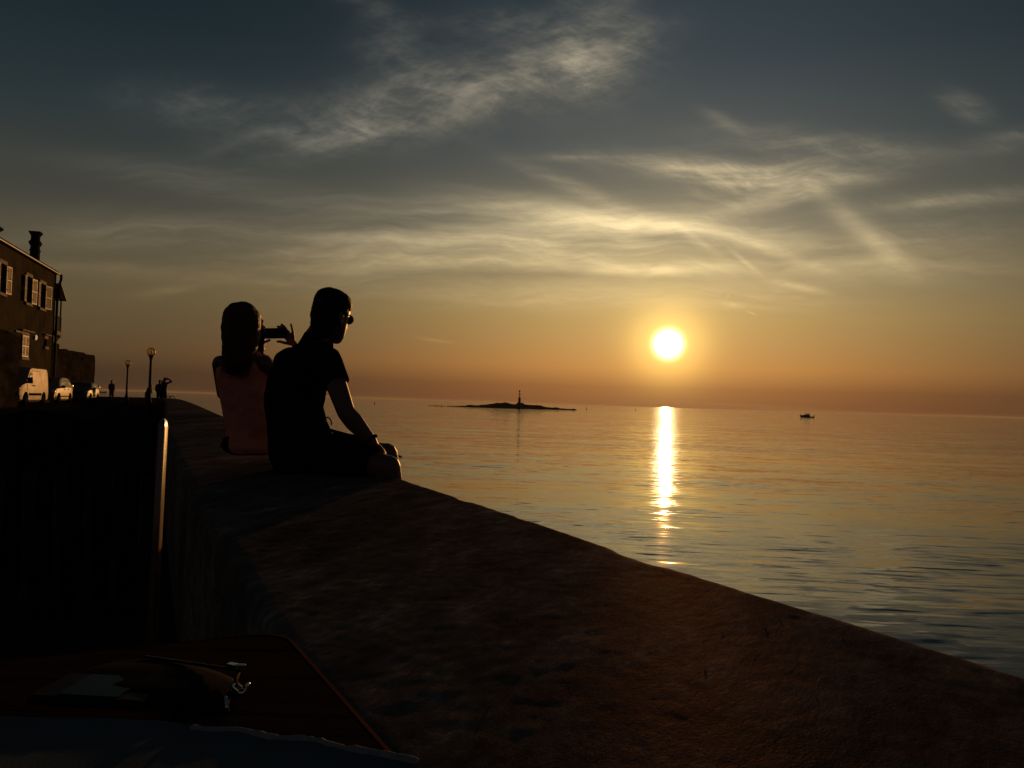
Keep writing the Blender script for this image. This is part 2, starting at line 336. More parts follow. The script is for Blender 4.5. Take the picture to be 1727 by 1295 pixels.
# ------------------------------------------------------------------ mesh helpers
class MB:
    def __init__(s): s.v, s.f = [], []
    def add(s, vs_, fs):
        o = len(s.v); s.v += [Vector(p) for p in vs_]; s.f += [tuple(i + o for i in f) for f in fs]; return s
    def box(s, c, size, rot=None, taper=1.0):
        x, y, z = (k / 2 for k in size); pts = []
        for sx, sy, sz in ((-1, -1, -1), (1, -1, -1), (1, 1, -1), (-1, 1, -1), (-1, -1, 1), (1, -1, 1), (1, 1, 1), (-1, 1, 1)):
            k = taper if sz > 0 else 1
            p = Vector((sx * x * k, sy * y * k, sz * z))
            pts.append(Vector(c) + (rot @ p if rot else p))
        return s.add(pts, [(0, 3, 2, 1), (4, 5, 6, 7), (0, 1, 5, 4), (1, 2, 6, 5), (2, 3, 7, 6), (3, 0, 4, 7)])
    def loft(s, rings, close=True):
        n = len(rings[0]); o = len(s.v)
        for r_ in rings: s.v += [Vector(p) for p in r_]
        for k in range(len(rings) - 1):
            a, b = o + k * n, o + (k + 1) * n
            for i in range(n):
                j = (i + 1) % n; s.f.append((a + i, a + j, b + j, b + i))
        if close:
            s.f.append(tuple(o + i for i in reversed(range(n)))); s.f.append(tuple(o + (len(rings) - 1) * n + i for i in range(n)))
        return s
    def ell(s, rings, n=24, pw=1.0):
        """rings: (centre, half axis vector A, half axis vector B)"""
        out = []
        for c, a, b in rings:
            c, a, b = Vector(c), Vector(a), Vector(b)
            rr = []
            for i in range(n):
                t = 2 * math.pi * i / n; ca, sa = math.cos(t), math.sin(t)
                ca = math.copysign(abs(ca) ** pw, ca); sa = math.copysign(abs(sa) ** pw, sa)
                rr.append(c + a * ca + b * sa)
            out.append(rr)
        return s.loft(out)
    def tube(s, pts, rad, n=12, ends=True):
        pts = [Vector(p) for p in pts]
        if not isinstance(rad, (list, tuple)): rad = [rad] * len(pts)
        P_, Q = list(pts), list(rad)
        if ends:                     # rounded ends
            a = (pts[0] - pts[1]).normalized(); b = (pts[-1] - pts[-2]).normalized()
            P_ = [pts[0] + a * rad[0] * .95, pts[0] + a * rad[0] * .6] + P_ + [pts[-1] + b * rad[-1] * .6, pts[-1] + b * rad[-1] * .95]
            Q = [rad[0] * .3, rad[0] * .8] + Q + [rad[-1] * .8, rad[-1] * .3]
        up = None; rings = []
        for i, p in enumerate(P_):
            d = (P_[min(i + 1, len(P_) - 1)] - P_[max(i - 1, 0)]).normalized()
            if up is None:
                up = Vector((0, 0, 1)) if abs(d.z) < .9 else Vector((1, 0, 0))
            x = d.cross(up).normalized(); y = x.cross(d).normalized(); up = y
            rings.append([p + (x * math.cos(2 * math.pi * k / n) + y * math.sin(2 * math.pi * k / n)) * Q[i] for k in range(n)])
        return s.loft(rings)
    def ball(s, c, r_, n=14, m=9):
        if not isinstance(r_, (tuple, list)): r_ = (r_,) * 3
        rings = []
        for k in range(m + 1):
            a = math.pi * (k + .02) / (m + .04) - math.pi / 2
            rings.append([Vector(c) + Vector((r_[0] * math.cos(a) * math.cos(2 * math.pi * i / n), r_[1] * math.cos(a) * math.sin(2 * math.pi * i / n), r_[2] * math.sin(a))) for i in range(n)])
        return s.loft(rings)
    def lathe(s, c, prof, n=20):
        return s.loft([[Vector(c) + Vector((r_ * math.cos(2 * math.pi * i / n), r_ * math.sin(2 * math.pi * i / n), z)) for i in range(n)] for r_, z in prof])
    def prism(s, outline, axis, thick):
        """outline: list of 3D points, extruded by vector axis*thick"""
        a = Vector(axis) * thick; n = len(outline)
        return s.add([Vector(p) for p in outline] + [Vector(p) + a for p in outline],
                     [tuple(reversed(range(n))), tuple(range(n, 2 * n))] + [(i, (i + 1) % n, (i + 1) % n + n, i + n) for i in range(n)])
    def build(s, name, m, parent=None, smooth_=True, world=True, mods=None, angle=40, bevel=0, remesh=0, disp=None, mesh=None):
        me = bpy.data.meshes.new(name)
        inv = MATS[parent.name].inverted() if (parent is not None and world and parent.name in MATS) else None
        vs_ = [inv @ p for p in s.v] if inv else s.v
        me.from_pydata([tuple(p) for p in vs_], [], s.f); me.materials.append(m if not isinstance(m, str) else M[m])
        if smooth_: me.polygons.foreach_set('use_smooth', [True] * len(me.polygons))
        o = bpy.data.objects.new(name, me); col.objects.link(o)
        if parent is not None: o.parent = parent; MATS[o.name] = MATS.get(parent.name, Matrix())
        if remesh:
            r_ = o.modifiers.new('r', 'REMESH'); r_.mode = 'VOXEL'; r_.voxel_size = remesh; r_.use_smooth_shade = True
            k = o.modifiers.new('s', 'SMOOTH'); k.factor = .6; k.iterations = 3
        if disp:
            tx = bpy.data.textures.new(name, 'CLOUDS'); tx.noise_scale = disp[1]; tx.noise_depth = 3
            d_ = o.modifiers.new('d', 'DISPLACE'); d_.texture = tx; d_.strength = disp[0]; d_.mid_level = .5; d_.texture_coords = 'LOCAL'
        if bevel:
            b_ = o.modifiers.new('b', 'BEVEL'); b_.width = bevel; b_.segments = 2; b_.limit_method = 'ANGLE'; b_.angle_limit = R(35)
        if smooth_ and not remesh:
            e = o.modifiers.new('e', 'EDGE_SPLIT'); e.split_angle = R(angle)
        return o
MATS = {}
def tag(o, label=None, cat=None, group=None, kind=None):
    for k, x in (('label', label), ('category', cat), ('group', group), ('kind', kind)):
        if x: o[k] = x
    return o
def empty(name, loc, rz=0.0, label=None, cat=None, group=None, mx=None):
    o = bpy.data.objects.new(name, None); col.objects.link(o)
    m_ = mx if mx is not None else Matrix.Translation(Vector(loc)) @ Matrix.Rotation(rz, 4, 'Z')
    o.matrix_world = m_; MATS[o.name] = m_; o.empty_display_size = .2
    return tag(o, label, cat, group)
def copy_tree(o, parent=None):
    c = o.copy(); col.objects.link(c); c.parent = parent
    for ch in o.children: copy_tree(ch, c)
    return c

# ------------------------------------------------------------------ sea and land
SEA = -1.6
WT = .76                                                     # top of the sea wall
sea = MB().add([(-14000, -14000, SEA), (14000, -14000, SEA), (14000, 14000, SEA), (-14000, 14000, SEA)], [(0, 1, 2, 3)]).build('sea', 'sea', smooth_=False)
tag(sea, kind='structure', label='calm evening sea reflecting the low sun')

def catmull(pts, n):
    out = []
    P_ = [pts[0] * 2 - pts[1]] + list(pts) + [pts[-1] * 2 - pts[-2]]
    for i in range(1, len(P_) - 2):
        a, b, c, d = P_[i - 1:i + 3]
        for k in range(n):
            t = k / n
            out.append(.5 * ((2 * b) + (c - a) * t + (2 * a - 5 * b + 4 * c - d) * t * t + (3 * b - a - 3 * c + d) * t ** 3))
    out.append(P_[-2]); return out
e0, e1 = G(1594, 1097, WT), G(735, 826, WT)
dr = (e1 - e0).normalized()
near_pts = [e0 - dr * 4.0, e0 - dr * 2.0, e0, G(1344, 1021, WT), G(1088, 942, WT), G(900, 879, WT), e1, G(676, 806.5, WT)]
far_pts = [G(500, 746, WT), G(385, 705, WT), G(352, 691.5, WT), G(322, 679, WT), FROM(303, 44, .74), FROM(289, 50, .73), FROM(272, 53.5, .72), FROM(215, 60, .66), FROM(160, 66, .60)]
ends = [FROM(160, 66, .6) + Vector((-12, 9, 0)), FROM(160, 66, .6) + Vector((-40, 28, 0))]
path = near_pts + far_pts + ends
tops = [p.z for p in path]
ctr = catmull([Vector((p.x, p.y, p.z)) for p in path], 12)
# resample: fine steps close by, coarse ones far away
acc = [0.0]
for a, b in zip(ctr, ctr[1:]): acc.append(acc[-1] + (b - a).length)
def at_s(s_):
    for i in range(len(acc) - 1):
        if acc[i + 1] >= s_:
            t = (s_ - acc[i]) / max(1e-9, acc[i + 1] - acc[i]); return ctr[i].lerp(ctr[i + 1], t)
    return ctr[-1]
ss = []; s_ = 0.0
while s_ < acc[-1]:
    ss.append(s_); p = at_s(s_); dd = math.hypot(p.x, p.y)
    s_ += .05 if p.y < .6 else max(.011, dd * .006)
ss.append(acc[-1])
WIDE = .82
def wall_edges(s_):
    p = at_s(s_); q = at_s(min(acc[-1], s_ + .3)) - at_s(max(0, s_ - .3)); q.z = 0; q.normalize()
    return p, Vector((-q.y, q.x, 0))                         # outer edge point, inland direction
def fb(p, o=5, h=1.0, l=2.1): return noise.fractal(p, h, l, o)
NT = 78
wv, wf = [], []
ring_n = None
for s_ in ss:
    p, nin = wall_edges(s_)
    dist = math.hypot(p.x, p.y); wob = 1.0 if dist < 14 else .5
    chip = max(0, noise.noise(Vector((s_ * 5.0, 1.3, 0))) - .25) * .05 + noise.noise(Vector((s_ * .6, 7, 0))) * .006 + noise.noise(Vector((s_ * 17, 3, 0))) * .005
    row = [p + Vector((0, 0, -3.2 - p.z)) - nin * .10, p + Vector((0, 0, -.8)) - nin * .03, p + Vector((0, 0, -.25)) + nin * chip * .5, p + Vector((0, 0, -.09)) + nin * chip]
    for k in range(NT + 1):
        t = k / NT; w_ = WIDE * t
        q = p + nin * (w_ + chip * (1 - t) ** 6)
        edge = min(t, 1 - t) * WIDE
        drop = -.008 * math.exp(-(edge / .007) ** 1.3) if edge < .2 else 0
        n1 = noise.noise(Vector((q.x * .6, q.y * .6, 2))) * .0012 + fb(Vector((q.x * 7, q.y * 7, 5)), 3) * .00018 + fb(Vector((q.x * 34, q.y * 34, 9)), 3) * .0006 - t * .062
        pit = -max(0, noise.noise(Vector((q.x * 42, q.y * 42, 20))) - .9) * .0 * (noise.noise(Vector((q.x * 3, q.y * 3, 31))) > .1)
        crown = .005 * math.sin(math.pi * t)
        row.append(Vector((q.x, q.y, p.z + (n1 + pit) * wob + drop + crown + .001)))
    row += [p + nin * (WIDE + .012) + Vector((0, 0, -.10)), p + nin * (WIDE + .02) + Vector((0, 0, -.4)), p + nin * (WIDE + .03) + Vector((0, 0, -p.z - .2))]
    ring_n = len(row); wv += row
for i in range(len(ss) - 1):
    for k in range(ring_n - 1):
        a = i * ring_n + k; wf.append((a, a + 1, a + ring_n + 1, a + ring_n))
wm = MB(); wm.v = wv; wm.f = wf
wall = wm.build('seawall', 'wall_stone', smooth_=True)
for md in list(wall.modifiers): wall.modifiers.remove(md)
tag(wall, 'broad weathered stone sea wall the couple sit on, running away to the far quay', 'wall')

# paving behind the wall: a strip along the wall and the open quay to the left
def raise_(x, y):
    k = min(1, max(0, (-x - 10) / 9)) ; j = min(1, max(0, (y - 28) / 10)); k = k * k * (3 - 2 * k) * j * j * (3 - 2 * j)
    return .20 * k
inn = [wall_edges(s_)[0] + wall_edges(s_)[1] * (WIDE + .01) for s_ in ss[::6]]
gm = MB(); rows = []
for q in inn:
    w_ = []
    for k in range(26):
        t = k / 25; x = q.x - (t ** 1.6) * 90; y = q.y - t * 6 if q.y > 20 else q.y
        w_.append((x, y, raise_(x, y) + .004 * noise.noise(Vector((x, y, 0)))))
    rows.append(w_)
n_ = 26
gm.v = [Vector(p) for r_ in rows for p in r_]
for i in range(len(rows) - 1):
    for k in range(n_ - 1):
        a = i * n_ + k; gm.f.append((a, a + 1, a + n_ + 1, a + n_))
g = gm.build('ground', 'ground'); tag(g, kind='structure', label='dark paved quay and street')
# land under and beyond the quay so that the houses stand on it
gl_ = MB().add([(-34, 50, -.05), (-170, 40, -.05), (-170, 130, -.05), (-62, 130, -.05), (-44, 74, -.05)], [(0, 4, 3, 2, 1)])
tag(gl_.build('land', 'ground', smooth_=False), kind='structure', label='level ground behind the houses')
gb_ = MB().add([(-95, -40, -.06), (6.5, -40, -.06), (6.5, -8, -.06), (1.4, -3.0, -.06), (-1, 1.0, -.06), (-95, 1, -.06)], [(0, 1, 2, 3, 4, 5)])
tag(gb_.build('terrace', 'ground', smooth_=False), kind='structure', label='dark terrace paving round the table')

# small loose grit and stones on the wall
pm = MB()
for i in range(150):
    s_ = random.uniform(3.0, 12.5); p, nin = wall_edges(s_); tt_ = random.uniform(.05, .93); q = p + nin * WIDE * tt_
    r_ = random.uniform(.0006, .0014) 
    pm.ball((q.x, q.y, p.z + .001 - .062 * tt_ + .005 * math.sin(math.pi * tt_) + r_ * .3), (r_ * 1.3, r_, r_ * .7), 6, 4)
tag(pm.build('grit', 'trim', smooth_=False), kind='stuff', label='loose grit and small chips lying on the wall top')

hz = bpy.data.materials.new('thin_haze'); hz.use_nodes = True; ht = hz.node_tree; ht.nodes.clear()
pv = ht.nodes.new('ShaderNodeVolumePrincipled'); pv.inputs['Color'].default_value = (.9, .85, .8, 1); pv.inputs['Density'].default_value = .00004; pv.inputs['Anisotropy'].default_value = .3
ho = ht.nodes.new('ShaderNodeOutputMaterial'); ht.links.new(pv.outputs[0], ho.inputs['Volume'])
M['haze'] = hz
tag(MB().box((0, 0, (SEA - 1 + 14) / 2), (28400, 28400, 14 - (SEA - 1))).build('haze', 'haze', smooth_=False), kind='stuff', label='thin evening haze over the sea')

# ------------------------------------------------------------------ the house on the left
Uv = Vector((-.287, .958, 0)); Nv = Vector((.958, .287, 0)); OFF = -13.8
Uv.normalize(); Nv.normalize()
def face_pt(px, py, off=OFF):    # point of the vertical plane n.p = off seen at a surveyed direction
    r = ray(px, py); o = Vector((0, 0, EYE)); return o + r * ((off - Nv.dot(o)) / Nv.dot(r))
corner = face_pt(89.5, 600); corner.z = 0
def F(s, o, z): return corner + Uv * s + Nv * o + Vector((0, 0, z))
def s_of(px, py, o=0): p = face_pt(px, py, OFF + o); return (p - corner).dot(Uv), p.z
hx = Matrix((( Uv.x, Nv.x, 0, corner.x), (Uv.y, Nv.y, 0, corner.y), (0, 0, 1, 0), (0, 0, 0, 1)))
house = empty('house', corner, label='old plastered two storey house with pale shutters beside the quay', cat='house', mx=Matrix.Translation(corner))
FB = Matrix(((Uv.x, Nv.x, 0), (Uv.y, Nv.y, 0), (0, 0, 1)))   # local frame s,o,z
def fbox(mb, s0, s1, o0, o1, z0, z1):
    c = F((s0 + s1) / 2, (o0 + o1) / 2, (z0 + z1) / 2); return mb.box(c, (abs(s1 - s0), abs(o1 - o0), abs(z1 - z0)), FB)
eave_z = s_of(97, 455, .4)[1] - .05
ops = []
def opening(x0, y0, x1, y1):
    s0, z1 = s_of(x0, y0); s1, z0 = s_of(x1, y1); return [s0, s1, z0, z1]
w1 = opening(-1, 440, 7, 498); w1[0] = w1[1] - 1.05
w2 = opening(44, 464, 51, 513); w3 = opening(67, 477, 74, 521)
d1 = opening(36, 564, 45, 603); w4 = opening(74.5, 571, 78, 585)
for a in (w2, w3): a[2], a[3] = (w2[2] + w3[2]) / 2, (w2[3] + w3[3]) / 2
w1[2], w1[3] = w2[2], w2[3]
w0 = [w1[0] - 4.2, w1[0] - 3.15, w1[2], w1[3]]
ops = [w0, w1, w2, w3, d1, w4]
S0, S1 = -24.0, 0.0
sb = sorted({S0, S1, *[x for o in ops for x in o[:2]]}); zb = sorted({-.1, eave_z, *[x for o in ops for x in o[2:]]})
mb = MB()
for a, b in zip(sb, sb[1:]):
    for c, d in zip(zb, zb[1:]):
        if any(o[0] - 1e-6 <= a and b <= o[1] + 1e-6 and o[2] - 1e-6 <= c and d <= o[3] + 1e-6 for o in ops): continue
        mb.add([F(a, 0, c), F(b, 0, c), F(b, 0, d), F(a, 0, d)], [(0, 1, 2, 3)])
for o in ops:
    a, b, c, d = o
    mb.add([F(a, 0, c), F(b, 0, c), F(b, 0, d), F(a, 0, d), F(a, -.3, c), F(b, -.3, c), F(b, -.3, d), F(a, -.3, d)],
           [(0, 1, 5, 4), (1, 2, 6, 5), (2, 3, 7, 6), (3, 0, 4, 7)])
mb.add([F(S1, 0, -.1), F(S1, -11, -.1), F(S1, -11, eave_z), F(S1, 0, eave_z), F(S0, 0, -.1), F(S0, -11, -.1), F(S0, -11, eave_z), F(S0, 0, eave_z)],
       [(0, 1, 2, 3), (4, 7, 6, 5), (1, 5, 6, 2)])
mb.build('wall', 'plaster', house, smooth_=False)
def window(o, shutters, parent=house, sill=True):
    a, b, c, d = o; w_ = b - a
    fr = MB(); t = .06
    for (p, q, r_, u_) in ((a, a + t, c, d), (b - t, b, c, d), (a + t, b - t, c, c + t), (a + t, b - t, d - t, d), ((a + b) / 2 - .03, (a + b) / 2 + .03, c + t, d - t), (a + t, (a + b) / 2 - .03, (c + d) / 2 - .02, (c + d) / 2 + .02), ((a + b) / 2 + .03, b - t, (c + d) / 2 - .02, (c + d) / 2 + .02)):
        fbox(fr, p, q, -.26, -.21, r_, u_)
    f = fr.build('window', 'iron', parent, smooth_=False)
    MB().add([F(a, -.24, c), F(b, -.24, c), F(b, -.24, d), F(a, -.24, d)], [(0, 1, 2, 3)]).build('pane', 'glass_dark', f, smooth_=False)
    tr = MB(); fbox(tr, a - .14, b + .14, -.02, .07, d, d + .2)
    tr.build('lintel', 'trim', f, smooth_=False)
    tr = MB(); fbox(tr, a - .12, b + .12, -.02, .12, c - .16, c)
    tr.build('sill', 'trim', f, smooth_=False)
    return f
def shutter(sh, z0, z1, w_, ang, m_, side, parent=house):
    """a louvred leaf hinged at sh, opened by ang from the wall"""
    ax = (Uv * math.cos(R(ang)) * side + Nv * math.sin(R(ang))).normalized(); out = ax.cross(Vector((0, 0, 1))) ; 
    if out.dot(Nv) < 0: out = -out
    rt = Matrix((ax, out, Vector((0, 0, 1)))).transposed(); base = F(sh, .05, 0)
    m1 = MB(); h = z1 - z0; st_ = .07
    def bb(x0, x1, y0, y1, a0, a1, mbx): mbx.box(base + ax * ((x0 + x1) / 2) + out * ((y0 + y1) / 2) + Vector((0, 0, (a0 + a1) / 2)), (x1 - x0, y1 - y0, a1 - a0), rt)
    for x0, x1, a0, a1 in ((0, st_, z0, z1), (w_ - st_, w_, z0, z1), (st_, w_ - st_, z0, z0 + st_), (st_, w_ - st_, z1 - st_, z1), (st_, w_ - st_, (z0 + z1) / 2 - .04, (z0 + z1) / 2 + .04)):
        bb(x0, x1, 0, .04, a0, a1, m1)
    o = m1.build('shutter', m_, parent, smooth_=False)
    m2 = MB(); n = 16
    for i in range(n):
        zz = z0 + st_ + (h - 2 * st_) * (i + .5) / n
        if abs(zz - (z0 + z1) / 2) < .06: continue
        m2.box(base + ax * (w_ / 2) + out * .02 + Vector((0, 0, zz)), (w_ - 2 * st_, .012, (h - 2 * st_) / n * 1.28), rt @ Matrix.Rotation(R(-28), 3, 'X'))
    lv = m2.build('louvres', m_, o, smooth_=False); lv['kind'] = 'stuff'
    for zz in (z0 + .25, z1 - .25):
        m3 = MB(); bb(-.02, .2, .04, .055, zz - .02, zz + .02, m3); m3.build('hinge', 'iron', o, smooth_=False)
    return o
for k, w_ in enumerate((w0, w1, w2, w3)):
    window(w_, True)
    hw = (w_[1] - w_[0]) * .60
    a = shutter(w_[0] - .02, w_[2] + .02, w_[3] - .02, hw, 6, 'shutter_grey', -1)
    b = shutter(w_[1] + .02, w_[2] + .02, w_[3] - .02, hw, 8 if k != 3 else 14, 'shutter', 1)
    if k: a['label'] = 'grey shutter, left leaf'
# closed shutters low down
f = window(d1, False)
mid = (d1[0] + d1[1]) / 2
shutter(d1[0] + .01, d1[2] + .02, d1[3] - .02, mid - d1[0] - .02, 0, 'shutter', 1)
shutter(d1[1] - .01, d1[2] + .02, d1[3] - .02, mid - d1[0] - .02, 0, 'shutter', -1)
led = MB(); fbox(led, d1[0] - .5, d1[1] + .7, 0, .22, d1[3] + .22, d1[3] + .30); led.build('ledge', 'trim', house, smooth_=False)
window(w4, False)
led = MB(); fbox(led, w4[0] - .4, w4[1] + .45, 0, .2, w4[3] + .22, w4[3] + .29); led.build('ledge', 'trim', house, smooth_=False)
led = MB(); a, z = s_of(24, 556); b, z2 = s_of(33, 560); fbox(led, a, b, 0, .1, z - .12, z); led.build('ledge', 'trim', house, smooth_=False)
# wall lamp
a, z = s_of(57.5, 569)
wl = MB(); wl.ball(F(a, .12, z), (.065, .065, .17), 12, 9); L_ = wl.build('wall_lamp', 'lamp_glow', house)
wl = MB(); fbox(wl, a - .05, a + .05, 0, .08, z - .1, z + .1); wl.build('bracket', 'iron', L_, smooth_=False)
# roof: a low hipped tiled roof with ribs
rm = MB(); ov = .12; NS = 260
def roofz(o_): return eave_z + .10 + (ov - o_) * .165
nrow = []
for i in range(NS + 1):
    s_ = S0 - ov + (S1 - S0 + 2 * ov) * i / NS
    rib = .035 * abs(math.sin(i * math.pi / 2.0 * 1.0)) if i % 2 else 0
    de = min(s_ - (S0 - ov), (S1 + ov) - s_)
    rr = []
    for k in range(12):
        t = k / 11; o_ = ov - t * (5.5 + ov)
        zz = min(roofz(o_), eave_z + .10 + de * .165)
        jit = .012 * noise.noise(Vector((s_ * 3, o_ * 3, 0)))
        rr.append(F(s_, o_, zz + rib + jit))
    nrow.append(rr)
for i in range(NS):
    for k in range(11): rm.add([nrow[i][k], nrow[i + 1][k], nrow[i + 1][k + 1], nrow[i][k + 1]], [(0, 1, 2, 3)])
# thickness at the eave and the far slope
for i in range(NS):
    a, b = nrow[i][0], nrow[i + 1][0]; dn = Vector((0, 0, -.12)); rm.add([a, b, b + dn, a + dn], [(0, 3, 2, 1)])
a, b = nrow[0][11], nrow[-1][11]
rm.add([a, b, F(S1 + ov, -11.4, eave_z + .1), F(S0 - ov, -11.4, eave_z + .1)], [(0, 1, 2, 3)])
e_ = nrow[-1]; rm.add([e_[0], e_[0] + Vector((0, 0, -.12)), F(S1 + ov, -11.4, eave_z - .02), F(S1 + ov, -11.4, eave_z + .10), e_[11]], [(0, 1, 2, 3, 4)])
fbox(rm, S0 - ov, S1 + ov, -11.4, ov - .06, eave_z - .06, eave_z - .03)
roof = rm.build('roof', 'tile', house, smooth_=False)
# verge course that makes the raised edge near the corner
gt = MB(); gt.tube([F(S0 - ov, ov + .05, eave_z - .02), F(S1 + ov + .02, ov + .05, eave_z - .03)], .06, 10); gt.build('gutter', 'metal', house)
dp = MB(); z0_ = eave_z
dp.tube([F(.20, ov + .12, z0_ - .08), F(.24, ov + .12, z0_ - .35), F(.20, ov + .05, z0_ - .62), F(.02, .14, z0_ - .85), F(-.06, .12, z0_ - 1.2), F(-.06, .12, 3), F(-.06, .12, .25)], .085, 10)
dp.build('downpipe', 'iron', house)
# chimneys
def chimney(px, ytop, off, w_, name='chimney', hh=2.2):
    p = face_pt(px, ytop, off); s_ = (p - corner).dot(Uv); o_ = off - OFF; zt = p.z
    c = MB(); 
    for z0, z1, k in ((zt - hh, zt - 1.35, .88), (zt - 1.35, zt - 1.22, 1.0), (zt - 1.22, zt - .95, .84), (zt - .95, zt - .85, 1.02), (zt - .85, zt - .68, 1.16), (zt - .68, zt - .6, 1.0), (zt - .6, zt - .28, .82)):
        fbox(c, s_ - w_ * k / 2, s_ + w_ * k / 2, o_ - w_ * k / 2, o_ + w_ * k / 2, z0, z1)
    ch = c.build(name, 'chimney', roof, smooth_=False, bevel=.02)
    c = MB(); c.loft([[F(s_ + sx * w_ * k / 2, o_ + sy * w_ * k / 2, z) for sx, sy in ((-1, -1), (1, -1), (1, 1), (-1, 1))] for k, z in ((.84, zt - .28), (1.15, zt - .12), (1.22, zt - .1), (1.18, zt))])
    for sx in (-1, 1): pass
    c.build('chimney_cap', 'chimney', roof, smooth_=False)
chimney(60.5, 391, OFF - 1.6, .58)
chimney(-17, 381, OFF - 2.2, .95, hh=2.0)
# balcony on the gable end
bz = s_of(100, 560, 0)[1]
bal = MB(); fbox(bal, .02, 1.45, -3.2, .17, bz - .26, bz); slab = bal.build('balcony', 'trim', house, smooth_=False, bevel=.02)
rl = MB()
def fr(s, o, z): return F(s, o + .42, z)
for k in range(9):
    s_ = .1 + k * .165; rl.tube([fr(s_, -.32, bz), fr(s_, -.32, bz + 1.0)], .014, 6)
for k in range(14):
    o_ = -.32 - k * .21; rl.tube([fr(1.4, o_, bz), fr(1.4, o_, bz + 1.0)], .014, 6)
rl.tube([fr(.05, -.32, bz + 1.0), fr(1.4, -.32, bz + 1.0), fr(1.4, -3.1, bz + 1.0)], .03, 6); rl.tube([fr(.05, -.32, bz + .08), fr(1.4, -.32, bz + .08), fr(1.4, -3.1, bz + .08)], .02, 6)
rl.build('railing', 'iron', slab)
ps = MB(); ps.tube([fr(1.3, -.36, bz), fr(1.3, -.36, bz + 2.3)], .05, 8); ps.build('post', 'iron', slab)
cn = MB(); zc = bz + 2.25
cn.loft([[fr(.02, -.1, zc + .95), fr(1.75, -.1, zc), fr(1.75, -.1, zc - .07), fr(.02, -.1, zc + .86)], [fr(.02, -3.3, zc + .95), fr(1.75, -3.3, zc), fr(1.75, -3.3, zc - .07), fr(.02, -3.3, zc + .86)]])
cn.build('canopy', 'shutter_grey', slab, smooth_=False)
sk = MB(); sk.prism([fr(.02, -.14, zc + .84), fr(1.6, -.14, zc - .05), fr(.02, -.14, zc - .05)], Nv, -.03); sk.build('canopy_side', 'chimney', slab, smooth_=False)
br = MB()
for o_ in (-.4,): br.tube([fr(.05, o_, bz - .95), fr(1.2, o_, bz - .4), fr(1.3, o_, bz - .26)], .05, 6)
for o_ in (-.4,): fbox(br, 1.1, 1.5, o_ + .32, o_ + .52, bz - .42, bz - .27)
br.build('bracket', 'iron', slab)
# laundry-like pale panel of the railing door seen behind the rails
pn = MB(); fbox(pn, .04, .10, -1.4, -.5, bz + .02, bz + 1.95); pn.build('door', 'shutter_grey', house, smooth_=False)

# near stone outbuilding at the left edge
def stone_block(name, pts_top, thick, label, cat, zb=-.1, seed=1.0, cell=.35, m_='rubble', jag=.04):
    """rough wall: front polyline (list of (x,y,ztop)), thickness vector"""
    mbx = MB(); rows = []
    tot = []
    for a, b in zip(pts_top, pts_top[1:]):
        n = max(1, int((Vector(b) - Vector(a)).length / cell))
        for i in range(n): tot.append(Vector(a).lerp(Vector(b), i / n))
    tot.append(Vector(pts_top[-1]))
    nz_ = 12
    for side in (0, 1):
        g_ = []
        for p in tot:
            cr = []
            for k in range(nz_ + 1):
                z = zb + (p.z - zb) * k / nz_
                q = Vector((p.x, p.y, z)) + thick * side
                nn = noise.noise_vector(q * 1.3 + Vector((seed, 0, 0))) * jag
                if k == nz_: nn.z += noise.noise(q * 2.2) * .06
                cr.append(q + nn)
            g_.append(cr)
        rows.append(g_)
    n = len(tot)
    mbx.v = [p for g_ in rows for cr in g_ for p in cr]; H = nz_ + 1
    for i in range(n - 1):
        for k in range(nz_):
            a = i * H + k; mbx.f.append((a, a + H, a + H + 1, a + 1)); a += n * H; mbx.f.append((a, a + 1, a + H + 1, a + H))
        a = i * H + nz_; b = a + n * H; mbx.f.append((a, a + H, b + H, b))
    for i in (0, n - 1):
        for k in range(nz_):
            a = i * H + k; b = a + n * H; mbx.f.append((a, a + 1, b + 1, b))
    o = mbx.build(name, m_, smooth_=False)
    return tag(o, label, cat)
q0 = FROM(29, 38.5, 0); zt = EYE + (654 - 566) * 38.5 / FPX
pA = q0 + Vector((0, 0, zt)); 
Z_ = Vector((0, 0, 1))
stone_block('stone_wall', [tuple(pA - Uv * 16 + Z_ * .2), tuple(pA - Uv * 3 + Z_ * .1), tuple(pA - Uv * .3), tuple(pA - Z_ * .12)], Nv * -2.6, 'rough rubble stone outbuilding wall in front of the house, left of the van', 'wall', seed=4.0)

# garden wall beyond the house
ga, gz0 = s_of(100, 588, -.1); gb2, gz1 = s_of(156, 598.5, -.1); ge = s_of(161, 605, -.1)
gpts = [F(-.0 + .05, -.1, 4.25), F(ga - .02, -.1, 4.2), F(ga, -.1, gz0)] + [F(ga + (gb2 - ga) * i / 6, -.1, gz0 + (gz1 - gz0) * i / 6 + random.uniform(-.06, .06)) for i in range(1, 7)] + [F(ge[0] - .25, -.1, ge[1] + .25), F(ge[0], -.1, ge[1] - .25)]
gw = stone_block('garden_wall', [tuple(p) for p in gpts], Nv * -.7, 'tall rough stone garden wall with crumbling rounded end beyond the house', 'wall', seed=9.0)

